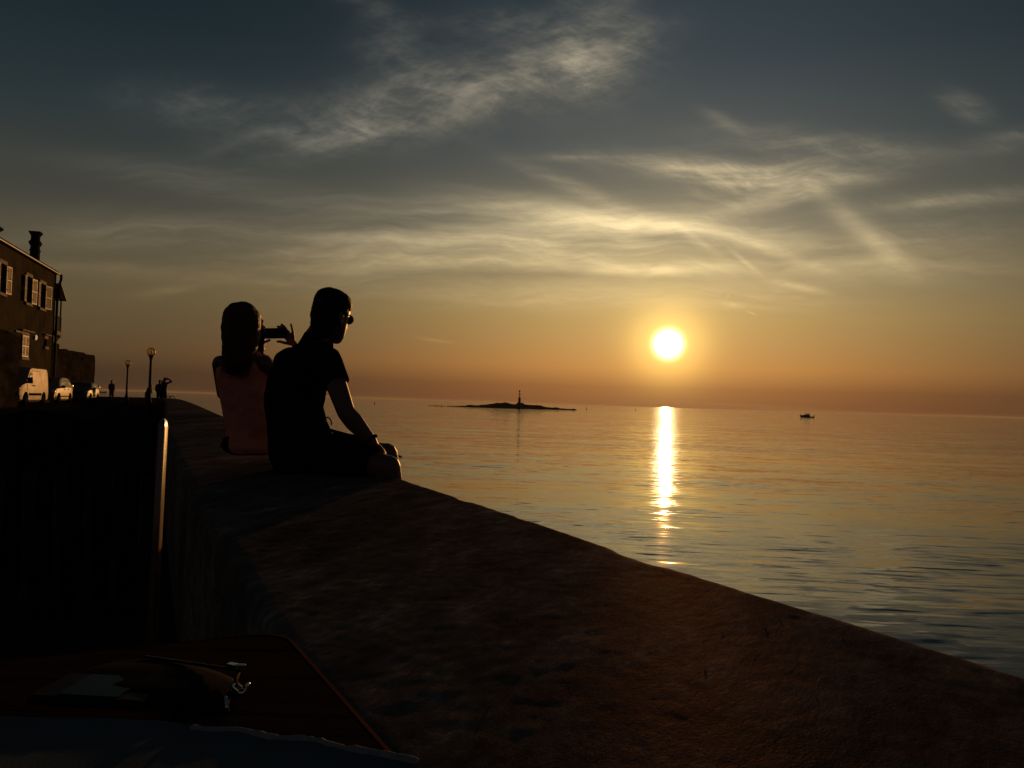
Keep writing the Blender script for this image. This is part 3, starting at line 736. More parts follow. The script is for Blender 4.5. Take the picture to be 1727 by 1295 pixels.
# ------------------------------------------------------------------ cars along the street
def car(name, label, cat, px, d, ang, P_, paint, group='vehicles parked nose to tail by the house'):
    """P_: dict of proportions. local x forward, y left, z up; origin on the ground under the front wheel on the sea side"""
    loc = FROM(px, d, .0); loc.z = raise_(loc.x, loc.y) + .004
    wd = P_['w'] / 2
    mx = Matrix.Translation(loc) @ Matrix.Rotation(ang, 4, 'Z') @ Matrix.Translation((-P_['fw'], -wd, 0))
    root = empty(name, loc, label=label, cat=cat, group=group, mx=mx)
    stn = P_['st']                                   # (x, z_bottom, z_belt, z_top, k) k: roof inset
    rings = []
    for x, zb, zm, zt, ins, wk in stn:
        hw = wd * wk; top = max(zt, zm + .01)
        half = [(hw * .90, zb), (hw * .985, zb + .10), (hw, (zb + zm) / 2), (hw * .975, zm), (hw * (1 - ins * .5), (zm + top) / 2), (hw * (1 - ins) , top - .06 * (top > zm + .2)), (hw * (1 - ins) * .88, top), (0, top + .02)]
        rings.append([Vector((x, y, z)) for y, z in half] + [Vector((x, -y, z)) for y, z in reversed(half[:-1])])
    b = MB().loft(rings); body = b.build('body', paint, root, world=False, angle=32)
    def side_y(x, z):
        for a, c in zip(stn, stn[1:]):
            if c[0] <= x <= a[0] or a[0] <= x <= c[0]:
                t = (x - a[0]) / (c[0] - a[0]); g_ = [p + (q - p) * t for p, q in zip(a, c)]
                break
        _, zb, zm, zt, ins, wk = g_; hw = wd * wk
        if z <= zm: return hw * (.985 + .01 * math.sin(math.pi * min(1, max(0, (z - zb) / (zm - zb)))))
        return hw * (.975 - (ins - .025) * (z - zm) / max(.05, zt - zm))
    def panel(nm, poly, m_, off=.012, sides=(1, -1), lab=None, parent=None):
        for sgn in sides:
            vs_ = [Vector((x, sgn * (side_y(x, z) + off), z)) for x, z in poly]
            inn_ = [Vector((x, sgn * (side_y(x, z) - .03), z)) for x, z in poly]
            n = len(poly); k = MB().add(vs_ + inn_, [tuple(range(n)), tuple(reversed(range(n, 2 * n)))] + [(i, (i + 1) % n, n + (i + 1) % n, n + i) for i in range(n)])
            k.build(nm, m_, parent or root, smooth_=False, world=False)
    for w_ in P_['win']: panel('side_window', w_, 'glass_dark')
    for w_ in P_.get('trim', []): panel('side_trim', w_, 'trimblack', .018)
    for w_ in P_.get('seam', []): panel('door_seam', w_, 'trimblack', .006)
    for hx_, hz in P_['handles']: panel('handle', [(hx_ - .09, hz - .02), (hx_ + .09, hz - .02), (hx_ + .09, hz + .02), (hx_ - .09, hz + .02)], 'trimblack', .03)
    r_ = P_['r']
    for x in (P_['fw'], P_['rw']):
        for sgn in (1, -1):
            cy = sgn * (wd - .13)
            arch = MB(); n = 20
            arch.loft([[Vector((x + (r_ + .045) * math.cos(2 * math.pi * i / n), y, max(.20, r_ + .01 + (r_ + .045) * math.sin(2 * math.pi * i / n)))) for i in range(n)] for y in (sgn * (wd - .35), sgn * (wd + .006))])
            arch.build('wheel_arch', 'trimblack', root, world=False, smooth_=False)
            t = MB(); prof = [(r_ * .62, -.11), (r_ * .9, -.115), (r_, -.08), (r_, .08), (r_ * .9, .115), (r_ * .62, .11)]
            t.loft([[Vector((x + q * math.cos(2 * math.pi * i / 24), cy + y + sgn * .03, r_ + q * math.sin(2 * math.pi * i / 24))) for i in range(24)] for q, y in prof])
            w_ = t.build('wheel', 'tyre', root, world=False)
            m2 = MB()
            yy_ = cy + sgn * .13
            m2.loft([[Vector((x + q * math.cos(2 * math.pi * i / 20), yy_ + sgn * y, r_ + q * math.sin(2 * math.pi * i / 20))) for i in range(20)] for q, y in ((r_ * .62, -.05), (r_ * .62, .015), (r_ * .5, .0), (r_ * .22, .02), (.03, .025))])
            m2.build('rim', 'alloy', w_, world=False)
    # windscreen, rear window, bumpers, lamps, grille, mirrors
    (xa, za), (xb, zb_) = P_['ws']; hwb, hwt = wd * .86, wd * (1 - stn[3][4]) * .86
    MB().add([(xa + .02, -hwb, za), (xa + .02, hwb, za), (xb + .03, hwt, zb_), (xb + .03, -hwt, zb_), (xa - .06, -hwb, za), (xa - .06, hwb, za), (xb - .05, hwt, zb_), (xb - .05, -hwt, zb_)],
             [(0, 1, 2, 3), (7, 6, 5, 4), (0, 4, 5, 1), (1, 5, 6, 2), (2, 6, 7, 3), (3, 7, 4, 0)]).build('windscreen', 'glass_dark', root, smooth_=False, world=False)
    L = P_['len']; zf = P_['hl']
    MB().box((.0 - .04, 0, .42), (.16, wd * 1.86, .26)).build('front_bumper', paint if P_.get('pb') else 'trimblack', root, world=False, bevel=.04)
    MB().box((-L + .06, 0, .45), (.16, wd * 1.86, .26)).build('rear_bumper', paint if P_.get('pb') else 'trimblack', root, world=False, bevel=.04)
    MB().box((.03, 0, zf - .06), (.05, wd * .9, .16)).build('grille', 'trimblack', root, world=False, bevel=.01)
    for sgn in (1, -1):
        MB().ball((-.14, sgn * wd * .80, zf), (.20, .13, .11), 12, 8).build('headlight', 'lens', root, world=False)
        MB().box((-L + .05, sgn * wd * .88, zf + .25), (.10, .14, .5)).build('tail_light', 'redlens', root, world=False, bevel=.03)
        mx_, mz = P_['mir']
        mm = MB().box((mx_, sgn * (wd + .10), mz), (.12, .22, .30 if cat == 'van' else .16)); mm.tube([(mx_, sgn * wd * .93, mz - .06), (mx_, sgn * (wd + .05), mz - .05)], .03, 6)
        mm.build('mirror', 'trimblack', root, world=False, bevel=.03)
    return root
dirc = math.atan2(-.964, .265)
van_p = dict(w=1.95, fw=-.85, rw=-3.95, r=.33, len=4.85, hl=.86, pb=False, mir=(-1.02, 1.28),
    st=[(.02, .32, .55, .60, .02, .80), (-.04, .26, .80, .84, .03, .92), (-.25, .22, .98, 1.03, .04, .97), (-.95, .20, 1.10, 1.17, .05, 1.0), (-1.35, .20, 1.13, 1.56, .08, 1.0), (-1.75, .20, 1.14, 1.90, .11, 1.0), (-2.1, .20, 1.14, 1.97, .11, 1.0), (-4.6, .20, 1.14, 1.97, .10, 1.0), (-4.82, .25, 1.14, 1.90, .10, .985)],
    win=[[(-1.12, 1.16), (-2.0, 1.16), (-2.0, 1.68), (-1.72, 1.72), (-1.5, 1.55)]], seam=[[(-2.08, .4), (-2.11, .4), (-2.11, 1.85), (-2.08, 1.85)], [(-2.15, 1.80), (-4.7, 1.80), (-4.7, 1.78), (-2.15, 1.78)], [(-1.0, .45), (-1.03, .45), (-1.03, 1.1), (-1.0, 1.1)], [(-3.3, .45), (-3.33, .45), (-3.33, 1.75), (-3.3, 1.75)]],
    trim=[[(-1.3, .52), (-3.5, .52), (-3.5, .64), (-1.3, .64)]], handles=[(-1.95, 1.02), (-2.3, 1.02)], ws=[(-1.05, 1.18), (-1.72, 1.84)])
car('parked_van', 'white panel van catching the orange sunlight beside the stone wall', 'van', 43, 41.0, dirc, van_p, 'van')
mpv_p = dict(w=1.78, fw=-.82, rw=-3.45, r=.31, len=4.25, hl=.72, pb=True, mir=(-1.25, 1.03),
    st=[(.02, .34, .50, .55, .02, .80), (-.06, .24, .70, .74, .03, .92), (-.3, .20, .84, .88, .05, .97), (-.95, .18, .93, 1.0, .06, 1.0), (-1.35, .18, .96, 1.30, .14, 1.0), (-1.75, .18, .97, 1.56, .19, 1.0), (-2.4, .18, .98, 1.63, .19, 1.0), (-3.5, .18, .98, 1.59, .19, 1.0), (-4.02, .22, .98, 1.38, .17, .98), (-4.2, .28, .95, 1.02, .12, .94)],
    win=[[(-1.2, 1.0), (-2.2, 1.0), (-2.2, 1.50), (-1.85, 1.47), (-1.55, 1.3)], [(-2.27, 1.0), (-3.1, 1.0), (-3.1, 1.48), (-2.27, 1.50)], [(-3.17, 1.0), (-3.9, 1.0), (-3.7, 1.38), (-3.17, 1.47)]],
    seam=[[(-2.23, .3), (-2.25, .3), (-2.25, 1.0), (-2.23, 1.0)], [(-1.15, .35), (-1.17, .35), (-1.17, .98), (-1.15, .98)], [(-3.13, .6), (-3.15, .6), (-3.15, 1.0), (-3.13, 1.0)]], trim=[[(-1.2, .42), (-3.1, .42), (-3.1, .48), (-1.2, .48)]],
    handles=[(-2.05, .88), (-2.95, .88)], ws=[(-1.05, 1.03), (-1.62, 1.50)])
car('parked_minivan', 'silver people carrier parked behind the white van', 'car', 99, 49.5, dirc, mpv_p, 'silver')
hat_p = dict(mpv_p); hat_p.update(w=1.68, rw=-3.2, len=3.95,
    st=[(.02, .34, .48, .52, .02, .80), (-.06, .24, .66, .70, .03, .92), (-.3, .20, .80, .84, .05, .97), (-1.0, .18, .88, .95, .06, 1.0), (-1.4, .18, .92, 1.18, .14, 1.0), (-1.85, .18, .93, 1.42, .19, 1.0), (-2.5, .18, .94, 1.47, .19, 1.0), (-3.3, .18, .94, 1.40, .19, 1.0), (-3.75, .22, .94, 1.18, .17, .98), (-3.9, .28, .9, .97, .12, .94)],
    win=[[(-1.3, .96), (-2.2, .96), (-2.2, 1.36), (-1.95, 1.34), (-1.65, 1.2)], [(-2.27, .96), (-3.2, .96), (-3.15, 1.30), (-2.27, 1.36)]], seam=[[(-2.23, .3), (-2.25, .3), (-2.25, .96), (-2.23, .96)]], mir=(-1.3, .98),
    handles=[(-2.05, .84)], ws=[(-1.12, .98), (-1.72, 1.36)])
car('parked_hatchback', 'grey hatchback parked last in line before the garden wall end', 'car', 152.5, 61.5, dirc, hat_p, 'silver2')

# ------------------------------------------------------------------ street lamps
def lamp(px, d, label):
    p = FROM(px, d, 0); z0 = raise_(p.x, p.y)
    r_ = empty('street_lamp', (p.x, p.y, z0), label=label, cat='street lamp', group='globe lamps along the quay')
    MB().lathe((p.x, p.y, z0), [(.17, 0), (.17, .06), (.13, .10), (.11, .5), (.085, .62), (.075, .70)], 16).build('base', 'iron', r_)
    MB().lathe((p.x, p.y, z0), [(.065, .68), (.055, 1.4), (.048, 2.2), (.045, 2.38)], 12).build('pole', 'iron', r_)
    MB().lathe((p.x, p.y, z0), [(.05, 2.36), (.075, 2.40), (.06, 2.43), (.10, 2.52), (.115, 2.55), (.10, 2.56)], 16).build('collar', 'iron', r_)
    g_ = MB().ball((p.x, p.y, z0 + 2.70), .178, 28, 18).build('globe', 'globe', r_)
    MB().lathe((p.x, p.y, z0), [(.035, 2.55), (.04, 2.62), (.045, 2.66), (.03, 2.76), (.01, 2.79)], 10).build('bulb', 'globe_core', g_)
lamp(250.5, 35.1, 'taller looking globe lamp, right one, with a person leaning behind its pole')
lamp(212.5, 52.3, 'smaller looking globe lamp between the lone standing man and the nearer lamp')

# ------------------------------------------------------------------ people
Z = Vector((0, 0, 1))
def head_parts(c, fwd, s=1.0, tilt=0.0, roll=0.0):
    """transform from head-local (x right, y forward, z up) to world"""
    f = Vector((fwd[0], fwd[1], 0)).normalized(); r_ = Vector((f.y, -f.x, 0))
    m_ = Matrix((r_, f, Z)).transposed()
    m_ = m_ @ Matrix.Rotation(R(-tilt), 3, 'X') @ Matrix.Rotation(R(roll), 3, 'Y')
    return lambda x, y, z: Vector(c) + m_ @ Vector((x, y, z)) * s
def add_head(mb, T, female=False):
    k = .94 if female else 1.0
    prof = [(-.118, .062, .016, .018), (-.108, .055, .034, .038), (-.085, .040, .050, .058), (-.055, .020, .061, .078), (-.02, .004, .068, .093), (.02, -.003, .073, .097), (.055, -.005, .072, .094), (.085, -.008, .058, .076), (.105, -.010, .034, .045), (.112, -.010, .012, .016)]
    mb.ell([(T(0, y, z), (T(a * k, 0, 0) - T(0, 0, 0)), (T(0, b, 0) - T(0, 0, 0))) for z, y, a, b in prof], 28)
    mb.tube([T(0, .090, .018), T(0, .106, -.012), T(0, .116, -.032)], [.008, .011, .013], 10)
    mb.ball(T(0, .100, -.040), .013); mb.tube([T(-.018, .088, -.066), T(0, .096, -.065), T(.018, .088, -.066)], .007, 8)
    mb.tube([T(-.016, .088, -.076), T(0, .095, -.077), T(.016, .088, -.076)], .007, 8)
    for sx in (-1, 1):
        mb.ell([(T(sx * (.068 + .006 * q), -.012 - .004 * q, -.020), T(0, .016, .004) - T(0, 0, 0), T(0, -.006, .030) - T(0, 0, 0)) for q in (0, 1, 2)], 16)
        mb.tube([T(sx * .045, .080, .022), T(sx * .018, .092, .022)], .008, 8)
        mb.ball(T(sx * .033, .074, .004), .013)
def hand(mb, w_, d, n_, side, curl=35, spread=6, s=1.0):
    """w_: wrist, d: direction of the fingers, n_: normal of the back of the hand, side: +1 thumb along n x d"""
    d = Vector(d).normalized(); n_ = (Vector(n_) - d * Vector(n_).dot(d)).normalized(); x = n_.cross(d).normalized() * side
    w_ = Vector(w_)
    mb.ell([(w_, x * .026 * s, n_ * .017 * s), (w_ + d * .03 * s, x * .036 * s, n_ * .016 * s), (w_ + d * .065 * s, x * .041 * s, n_ * .014 * s), (w_ + d * .085 * s, x * .038 * s, n_ * .010 * s)], 18)
    for i, (o, ln) in enumerate(((.029, .072), (.010, .080), (-.010, .074), (-.029, .058))):
        p = w_ + d * .080 * s + x * o * s; a = R(spread * (1.5 - i) * .5); dd = (d * math.cos(a) + x * math.sin(a)).normalized(); pts = [p - dd * .02]
        for k, fr_ in enumerate((.45, .32, .23)):
            pts.append(p); rot = Matrix.Rotation(R(curl * (.5 + .35 * k)) , 3, dd.cross(n_).normalized() * -1)
            dd = rot @ dd; p = p + dd * ln * fr_ * s
        pts.append(p); mb.tube(pts, [.0088 * s, .0088 * s, .0082 * s, .0075 * s, .0066 * s], 9)
    p = w_ + d * .025 * s + x * .022 * s; dd = (d * .72 + x * .62 - n_ * .25).normalized()
    q = p + dd * .035 * s; dd2 = (d * .92 + x * .25 - n_ * .25).normalized()
    mb.tube([p, q, q + dd2 * .03 * s, q + dd2 * .055 * s], [.013 * s, .0105 * s, .0095 * s, .008 * s], 9)
def foot(mb, ankle, d, s=1.0):
    d = Vector((d[0], d[1], 0)).normalized(); x = Vector((d.y, -d.x, 0)); a = Vector(ankle)
    mb.ell([(a - d * .055 - Z * .045 * s, x * .025, Z * .03), (a - d * .03 - Z * .045, x * .034, Z * .040), (a + d * .04 - Z * .05, x * .040, Z * .036), (a + d * .11 - Z * .062, x * .045, Z * .024), (a + d * .17 - Z * .068, x * .040, Z * .016), (a + d * .20 - Z * .07, x * .022, Z * .010)], 16)
def ring(c, rv, fv, a, b, tilt=0):
    return (c, rv * a, (fv * math.cos(R(tilt)) + Z * math.sin(R(tilt))) * b)

# --- man
mF = Vector((.80, .60, 0)).normalized(); mR = Vector((mF.y, -mF.x, 0))
def m_at(px, py, d): return W(px, py, d)
seat_z = WT + .005
mp = m_at(515, 762, 3.93); mp.z = max(mp.z, seat_z + .105)
man = empty('person', (mp.x, mp.y, WT), label='man in dark short sleeved polo and shorts sitting on the wall, leaning forward', cat='person')
tor = [(m_at(514, 786, 3.93), .165, .125), (m_at(513, 768, 3.93), .185, .140), (m_at(508, 745, 3.93), .182, .132), (m_at(500, 715, 3.93), .168, .118), (m_at(496, 690, 3.92), .168, .115),
       (m_at(498, 660, 3.91), .178, .122), (m_at(504, 632, 3.90), .192, .122), (m_at(512, 608, 3.89), .190, .108), (m_at(521, 592, 3.88), .150, .088), (m_at(529, 578, 3.87), .095, .070), (m_at(538, 566, 3.87), .064, .062)]
def m_torso(mb, g_=0.0, rng=None):
    rr = tor if rng is None else tor[rng[0]:rng[1]]
    mb.ell([ring(c, mR, mF, a + g_, b + g_, 8) for c, a, b in rr], 32, .92)
shR, shL = m_at(553, 608, 3.72), m_at(484, 611, 4.05)
elR, wrR = m_at(584, 696, 3.62), m_at(627, 746, 3.62)
elL = m_at(500, 690, 4.20); wrL = m_at(560, 742, 4.10)
hpR, hpL = m_at(540, 764, 3.86), m_at(500, 762, 4.04)
knR = m_at(655, 789, 3.60); knL = hpL + Vector((.43, .10, -.005))
anR = knR + Vector((.06, .05, -.43)); anL = knL + Vector((.08, .05, -.42))
hc = m_at(558.5, 530, 3.84)
HF = Vector((.44, .90, 0)); Tm = head_parts(hc, HF, 1.04, tilt=12, roll=4)
mb = MB(); m_torso(mb)
mb.tube([m_at(530, 580, 3.87), m_at(541, 562, 3.86), m_at(550, 545, 3.85)], [.066, .062, .060], 20)
add_head(mb, Tm)
mb.tube([shR, shR.lerp(elR, .3), elR], [.052, .050, .040], 16); mb.tube([elR, elR.lerp(wrR, .3), wrR], [.040, .043, .027], 16)
mb.tube([shL, elL], [.052, .040], 14); mb.tube([elL, elL.lerp(wrL, .3), wrL], [.040, .042, .027], 14)
for h_, k_, a_ in ((hpR, knR, anR), (hpL, knL, anL)):
    mb.tube([h_, h_.lerp(k_, .5), k_], [.086, .076, .055], 20)
    mb.tube([k_ + Vector((0, 0, .004)), k_.lerp(a_, .3), k_.lerp(a_, .7), a_], [.054, .054, .042, .036], 16); foot(mb, a_, (.8, .6))
hd = (m_at(646, 782, 3.88) - wrR).normalized()
hand(mb, wrR + hd * .005, hd, Vector((.1, -.45, .9)), -1, 40)
hand(mb, wrL, Vector((.8, .3, -.25)), Z, 1, 30)
mb.build('body', 'skin', man, remesh=.0065)
sh_ = MB(); m_torso(sh_, .011, (1, 10))
sh_.ell([ring(m_at(511, 752, 3.93), mR, mF, .196, .148, 8), ring(m_at(509, 742, 3.93), mR, mF, .196, .148, 8)], 32)
for a_, b_ in ((shR, elR), (shL, elL)):
    e2 = a_.lerp(b_, .46)
    sh_.tube([a_.lerp(Vector(tor[7][0]), .35), a_, a_.lerp(b_, .25), e2], [.075, .066, .064, .062], 18, ends=False)
sh_.build('polo_shirt', 'shirt', man, remesh=.008, disp=(.012, .09))
cl_ = MB(); cc = [m_at(530, 574, 3.87), m_at(535, 562, 3.865), m_at(538, 553, 3.86)]
cl_.ell([ring(cc[0], mR, mF, .098, .082, 20), ring(cc[1], mR, mF, .078, .074, 20), ring(cc[2], mR, mF, .070, .068, 20)], 24)
cl_.build('collar', 'shirt', man, remesh=.006)
tr_ = MB(); tr_.ell([ring(c, mR, mF, a + .014, b + .014, 8) for c, a, b in tor[0:3]], 32, .9)
for h_, k_ in ((hpR, knR), (hpL, knL)):
    tr_.tube([h_, h_.lerp(k_, .5), h_.lerp(k_, .84)], [.103, .093, .080], 20, ends=False)
tr_.build('shorts', 'shorts', man, remesh=.008, disp=(.014, .10))
lp = MB(); a = m_at(548, 712, 3.78); b = m_at(556, 716, 3.76)
lp.tube([a, m_at(549, 706, 3.77), m_at(552, 703.5, 3.77), m_at(556, 705.5, 3.76), m_at(558.5, 710, 3.76), m_at(559, 716, 3.76)], .0035, 8); lp.build('key_strap', 'plastic', man)
# short hair
hr = MB()
hp_ = [(-.095, -.044, .050, .022), (-.07, -.044, .060, .034), (-.02, -.034, .073, .060), (.02, -.014, .078, .086), (.055, -.004, .079, .098), (.086, -.004, .072, .088), (.106, -.006, .044, .060), (.116, -.008, .018, .024)]
hr.ell([(Tm(0, y, z), Tm(a, 0, 0) - Tm(0, 0, 0), Tm(0, b, 0) - Tm(0, 0, 0)) for z, y, a, b in hp_], 28)
hr.build('hair', 'hair_d', man, remesh=.006, disp=(.009, .02))
sg = MB()
for sx in (-1, 1):
    sg.ell([(Tm(sx * .033, 0.088, .002), Tm(.025, 0, 0) - Tm(0, 0, 0), Tm(0, 0, .018) - Tm(0, 0, 0)), (Tm(sx * .033, 0.092, .002), Tm(.026, 0, 0) - Tm(0, 0, 0), Tm(0, 0, .020) - Tm(0, 0, 0))], 18)
    sg.tube([Tm(sx * .058, .088, .010), Tm(sx * .078, .05, .010), Tm(sx * .079, -.02, .004)], .0028, 6)
sg.tube([Tm(-.008, .102, .006), Tm(.008, .102, .006)], .0028, 6)
sg.build('sunglasses', 'plastic', man)
wt = MB(); wd_ = (wrR - elR).normalized(); wc_ = wrR - wd_ * .012
xa = wd_.cross(Z).normalized(); ya = xa.cross(wd_).normalized()
wt.ell([(wc_ - wd_ * .009, xa * .0305, ya * .0285), (wc_ + wd_ * .009, xa * .030, ya * .028)], 20); wt.ball(wc_ + ya * .030, (.012, .012, .008)); wt.build('wristwatch', 'plastic', man)
for a_ in (anR, anL):
    s2 = MB(); d = Vector((.8, .6, 0)); x = Vector((.6, -.8, 0))
    s2.ell([(a_ - d * .065 - Z * .055, x * .03, Z * .035), (a_ - d * .03 - Z * .055, x * .042, Z * .045), (a_ + d * .05 - Z * .065, x * .047, Z * .040), (a_ + d * .12 - Z * .072, x * .050, Z * .030), (a_ + d * .19 - Z * .078, x * .045, Z * .022), (a_ + d * .22 - Z * .08, x * .024, Z * .014)], 18)
    s2.build('shoe', 'sole', man)

# --- woman
wF = Vector((.38, .925, 0)).normalized(); wR = Vector((wF.y, -wF.x, 0))
hF_ = Vector((.80, .60, 0)).normalized(); hR_ = Vector((hF_.y, -hF_.x, 0))
wo_ = W(417, 752, 4.45)
woman = empty('person', (wo_.x, wo_.y, WT), label='woman with long auburn hair and coral top holding up a phone', cat='person')
wt_ = [(W(420, 766, 4.46), .105, .10, hR_, hF_), (W(420, 752, 4.46), .118, .115, hR_, hF_), (W(418, 738, 4.45), .110, .105, hR_, hF_), (W(419, 718, 4.44), .120, .095, wR, wF), (W(416, 695, 4.43), .124, .092, wR, wF), (W(412, 668, 4.42), .132, .096, wR, wF),
       (W(408, 642, 4.41), .138, .100, wR, wF), (W(408, 620, 4.40), .148, .092, wR, wF), (W(409, 606, 4.39), .130, .075, wR, wF), (W(411, 595, 4.39), .082, .058, wR, wF), (W(412, 585, 4.39), .052, .050, wR, wF)]
whc = W(414, 547, 4.42); Tw = head_parts(whc, (.62, .78), .97, tilt=-2)
wsL, wsR = W(372, 613, 4.40), W(446, 613, 4.33)
weL, weR = W(376, 664, 4.55), W(478, 634, 4.47)
wwL, wwR = W(441, 588, 4.74), W(500, 592, 4.72)
pd = 4.70
mb = MB(); mb.ell([ring(c, r_, f, a, b) for c, a, b, r_, f in wt_], 30, .95)
mb.tube([W(411, 600, 4.39), W(413, 570, 4.41)], [.047, .045], 18); add_head(mb, Tw, True)
mb.tube([wsL, wsL.lerp(weL, .4), weL], [.045, .040, .033], 16); mb.tube([weL, weL.lerp(wwL, .3), wwL], [.033, .034, .022], 14)
mb.tube([wsR, weR], [.044, .032], 14); mb.tube([weR, weR.lerp(wwR, .3), wwR], [.032, .034, .022], 14)
wk1 = [W(417, 750, 4.42) + hF_ * .42 + hR_ * .06, W(417, 750, 4.42) + hF_ * .42 - hR_ * .12]
for i, k_ in enumerate(wk1):
    h_ = W(424, 752, 4.46) + hF_ * .10 + hR_ * (.03 if i == 0 else -.06); h_.z = seat_z + .085; k_.z = seat_z + .06
    k_ -= hF_ * .04; k_.z = seat_z + .11; a_ = k_ + hF_ * .22 + hR_ * .02; a_.z = seat_z + .085
    mb.tube([h_, h_.lerp(k_, .5), k_], [.068, .066, .052], 18); mb.tube([k_, k_.lerp(a_, .3), a_], [.051, .050, .033], 14); foot(mb, a_, hF_)
    wk1[i] = (h_, k_, a_)
# right hand: fingers fanned over the end of the phone
def fing(pts, r0=.0112, r1=.0090):
    n = len(pts); mb.tube([W(*p) for p in pts], [r0 + (r1 - r0) * i / (n - 1) for i in range(n)], 9)
mb.ell([(W(503, 588, pd + .02), wR * .022, wF * .016), (W(495, 580, pd + .01), wR * .030, wF * .018), (W(488, 572, pd), wR * .030, wF * .016), (W(482, 566, pd), wR * .022, wF * .012)], 18)
fing([(487, 574, pd), (481, 561, pd), (474, 553, pd - .005), (468.5, 550.5, pd - .012)], .0105, .0085)
fing([(491, 573, pd), (486, 560, pd), (480, 551.5, pd), (475, 547, pd - .004)], .0095, .0075)
fing([(496, 576, pd + .01), (494, 561, pd + .01), (492, 551, pd + .01), (490.5, 546.5, pd + .01)], .009, .0068)
fing([(495, 578, pd + .02), (488, 568, pd + .03), (481, 562, pd + .035), (476, 561, pd + .03)], .0085, .0065)
fing([(490, 580, pd), (480, 578, pd - .02), (472, 576, pd - .025), (467.5, 576, pd - .02)], .0105, .0080)
# left hand: holds the other end beside the cheek
mb.ell([(W(441, 589, 4.73), wR * .022, wF * .016), (W(440, 580, 4.72), wR * .030, wF * .017), (W(440, 571, 4.715), wR * .030, wF * .015), (W(440, 565, 4.71), wR * .022, wF * .012)], 18)
fing([(436, 572, 4.71), (437, 562, 4.70), (441, 555, 4.69), (446, 552, 4.685)])
fing([(438, 574, 4.72), (436, 560, 4.73), (439, 552, 4.73), (443, 549, 4.72)])
fing([(436, 575, 4.73), (433, 562, 4.74), (434, 553, 4.74), (437, 548, 4.735)])
fing([(435, 577, 4.74), (430, 566, 4.75), (430, 558, 4.75), (432, 553, 4.745)])
fing([(442, 578, 4.71), (447, 576.5, 4.68), (451, 575, 4.672), (455, 573.5, 4.672)], .010, .008)
mb.build('body', 'skin', woman, remesh=.0052)
tp = MB(); tp.ell([ring(c, r_, f, a + .010, b + .010) for c, a, b, r_, f in [(W(429, 764, 4.44), .098, .115, hR_, hF_), (W(426, 754, 4.44), .118, .130, hR_, hF_)] + wt_[2:8]], 30, .95)
for a, b in ((W(388, 622, 4.36), W(394, 598, 4.40)), (W(430, 622, 4.32), W(430, 597, 4.37))):
    tp.tube([a, b, b + wF * .10 + Z * -.02], [.030, .022, .02], 12)
tp.build('vest_top', 'pink', woman, remesh=.0075, disp=(.016, .055))
jn = MB(); jn.ell([ring(c, r_, f, a + .001, b + .001) for c, a, b, r_, f in wt_[0:3]], 30, .95)
for h_, k_, a_ in wk1: jn.tube([h_, h_.lerp(k_, .5), k_], [.074, .072, .060], 18); jn.tube([k_, k_.lerp(a_, .9)], [.061, .042], 14)
jn.build('trousers', 'jeans', woman, remesh=.009, disp=(.010, .08))
bs = MB(); bs.tube([W(386, 724, 4.40), W(383.5, 730, 4.40), W(384, 738, 4.40), W(388, 744, 4.40)], .003, 8); bs.tube([W(382, 742, 4.36), W(380, 750, 4.36), W(386, 757, 4.36)], [.02, .028, .024], 12)
bs.build('belt_bag', 'leather', woman)
# long hair
hr = MB()
def hp2(px, py, d, a, b): return (W(px, py, d), wR * a, wF * b)
hr.ell([hp2(409, 508.5, 4.40, .014, .018), hp2(409, 510, 4.40, .034, .04), hp2(408.5, 515, 4.40, .060, .070), hp2(408, 525, 4.39, .086, .095), hp2(407, 540, 4.38, .102, .100), hp2(406, 556, 4.37, .108, .095), hp2(406, 572, 4.35, .104, .085),
        hp2(405, 588, 4.33, .096, .065), hp2(401, 602, 4.31, .080, .045), hp2(396, 615, 4.30, .062, .034), hp2(391, 626, 4.30, .042, .024), hp2(388, 632, 4.30, .022, .012)], 30)
hr.ell([hp2(436, 560, 4.46, .018, .03), hp2(438, 575, 4.44, .022, .03), hp2(439, 590, 4.42, .018, .025), hp2(438, 600, 4.40, .010, .012)], 16)
hh = hr.build('hair', 'hair_r', woman, remesh=.0065, disp=(.013, .035))
stn_ = MB(); rnd = random.Random(3)
def strand(pts, r_=.0011):
    stn_.tube(pts, [r_, r_, r_ * .9, r_ * .5][:len(pts)] if len(pts) <= 4 else [r_] * len(pts), 5, ends=False)
for i in range(260):                                          # loose ends round the outline
    t = rnd.random()
    if i < 110:
        x0 = 376 + t * 50; y0 = 600 + rnd.random() * 14
        strand([W(x0, y0, 4.275), W(x0 - 2 + rnd.uniform(-2, 2), y0 + 10, 4.265), W(x0 - 4 + rnd.uniform(-3, 3), y0 + 18, 4.27), W(x0 - 5 + rnd.uniform(-4, 4), min(640, y0 + 18 + rnd.random() * 14), 4.28)])
    elif i < 185:
        y0 = 530 + t * 55; x0 = 374.5 + rnd.random() * 3
        strand([W(x0 + 2, y0, 4.38), W(x0 - .5 + rnd.uniform(-1, 1), y0 + 12, 4.38), W(x0 + .5 + rnd.uniform(-2, 1.5), y0 + 24, 4.36), W(x0 + 3 + rnd.uniform(-2, 2), y0 + 36, 4.34)])
    else:
        y0 = 545 + t * 30; x0 = 440 + rnd.random() * 4
        strand([W(x0 - 2, y0, 4.44), W(x0 + .5, y0 + 10, 4.42), W(x0 + .5 + rnd.uniform(-1, 1.5), y0 + 18, 4.42), W(x0 - 1 + rnd.uniform(-2, 2.5), y0 + 27, 4.40)])
so = stn_.build('hair_strands', 'hair_r', hh); so['kind'] = 'stuff'
for md in list(so.modifiers): so.modifiers.remove(md)
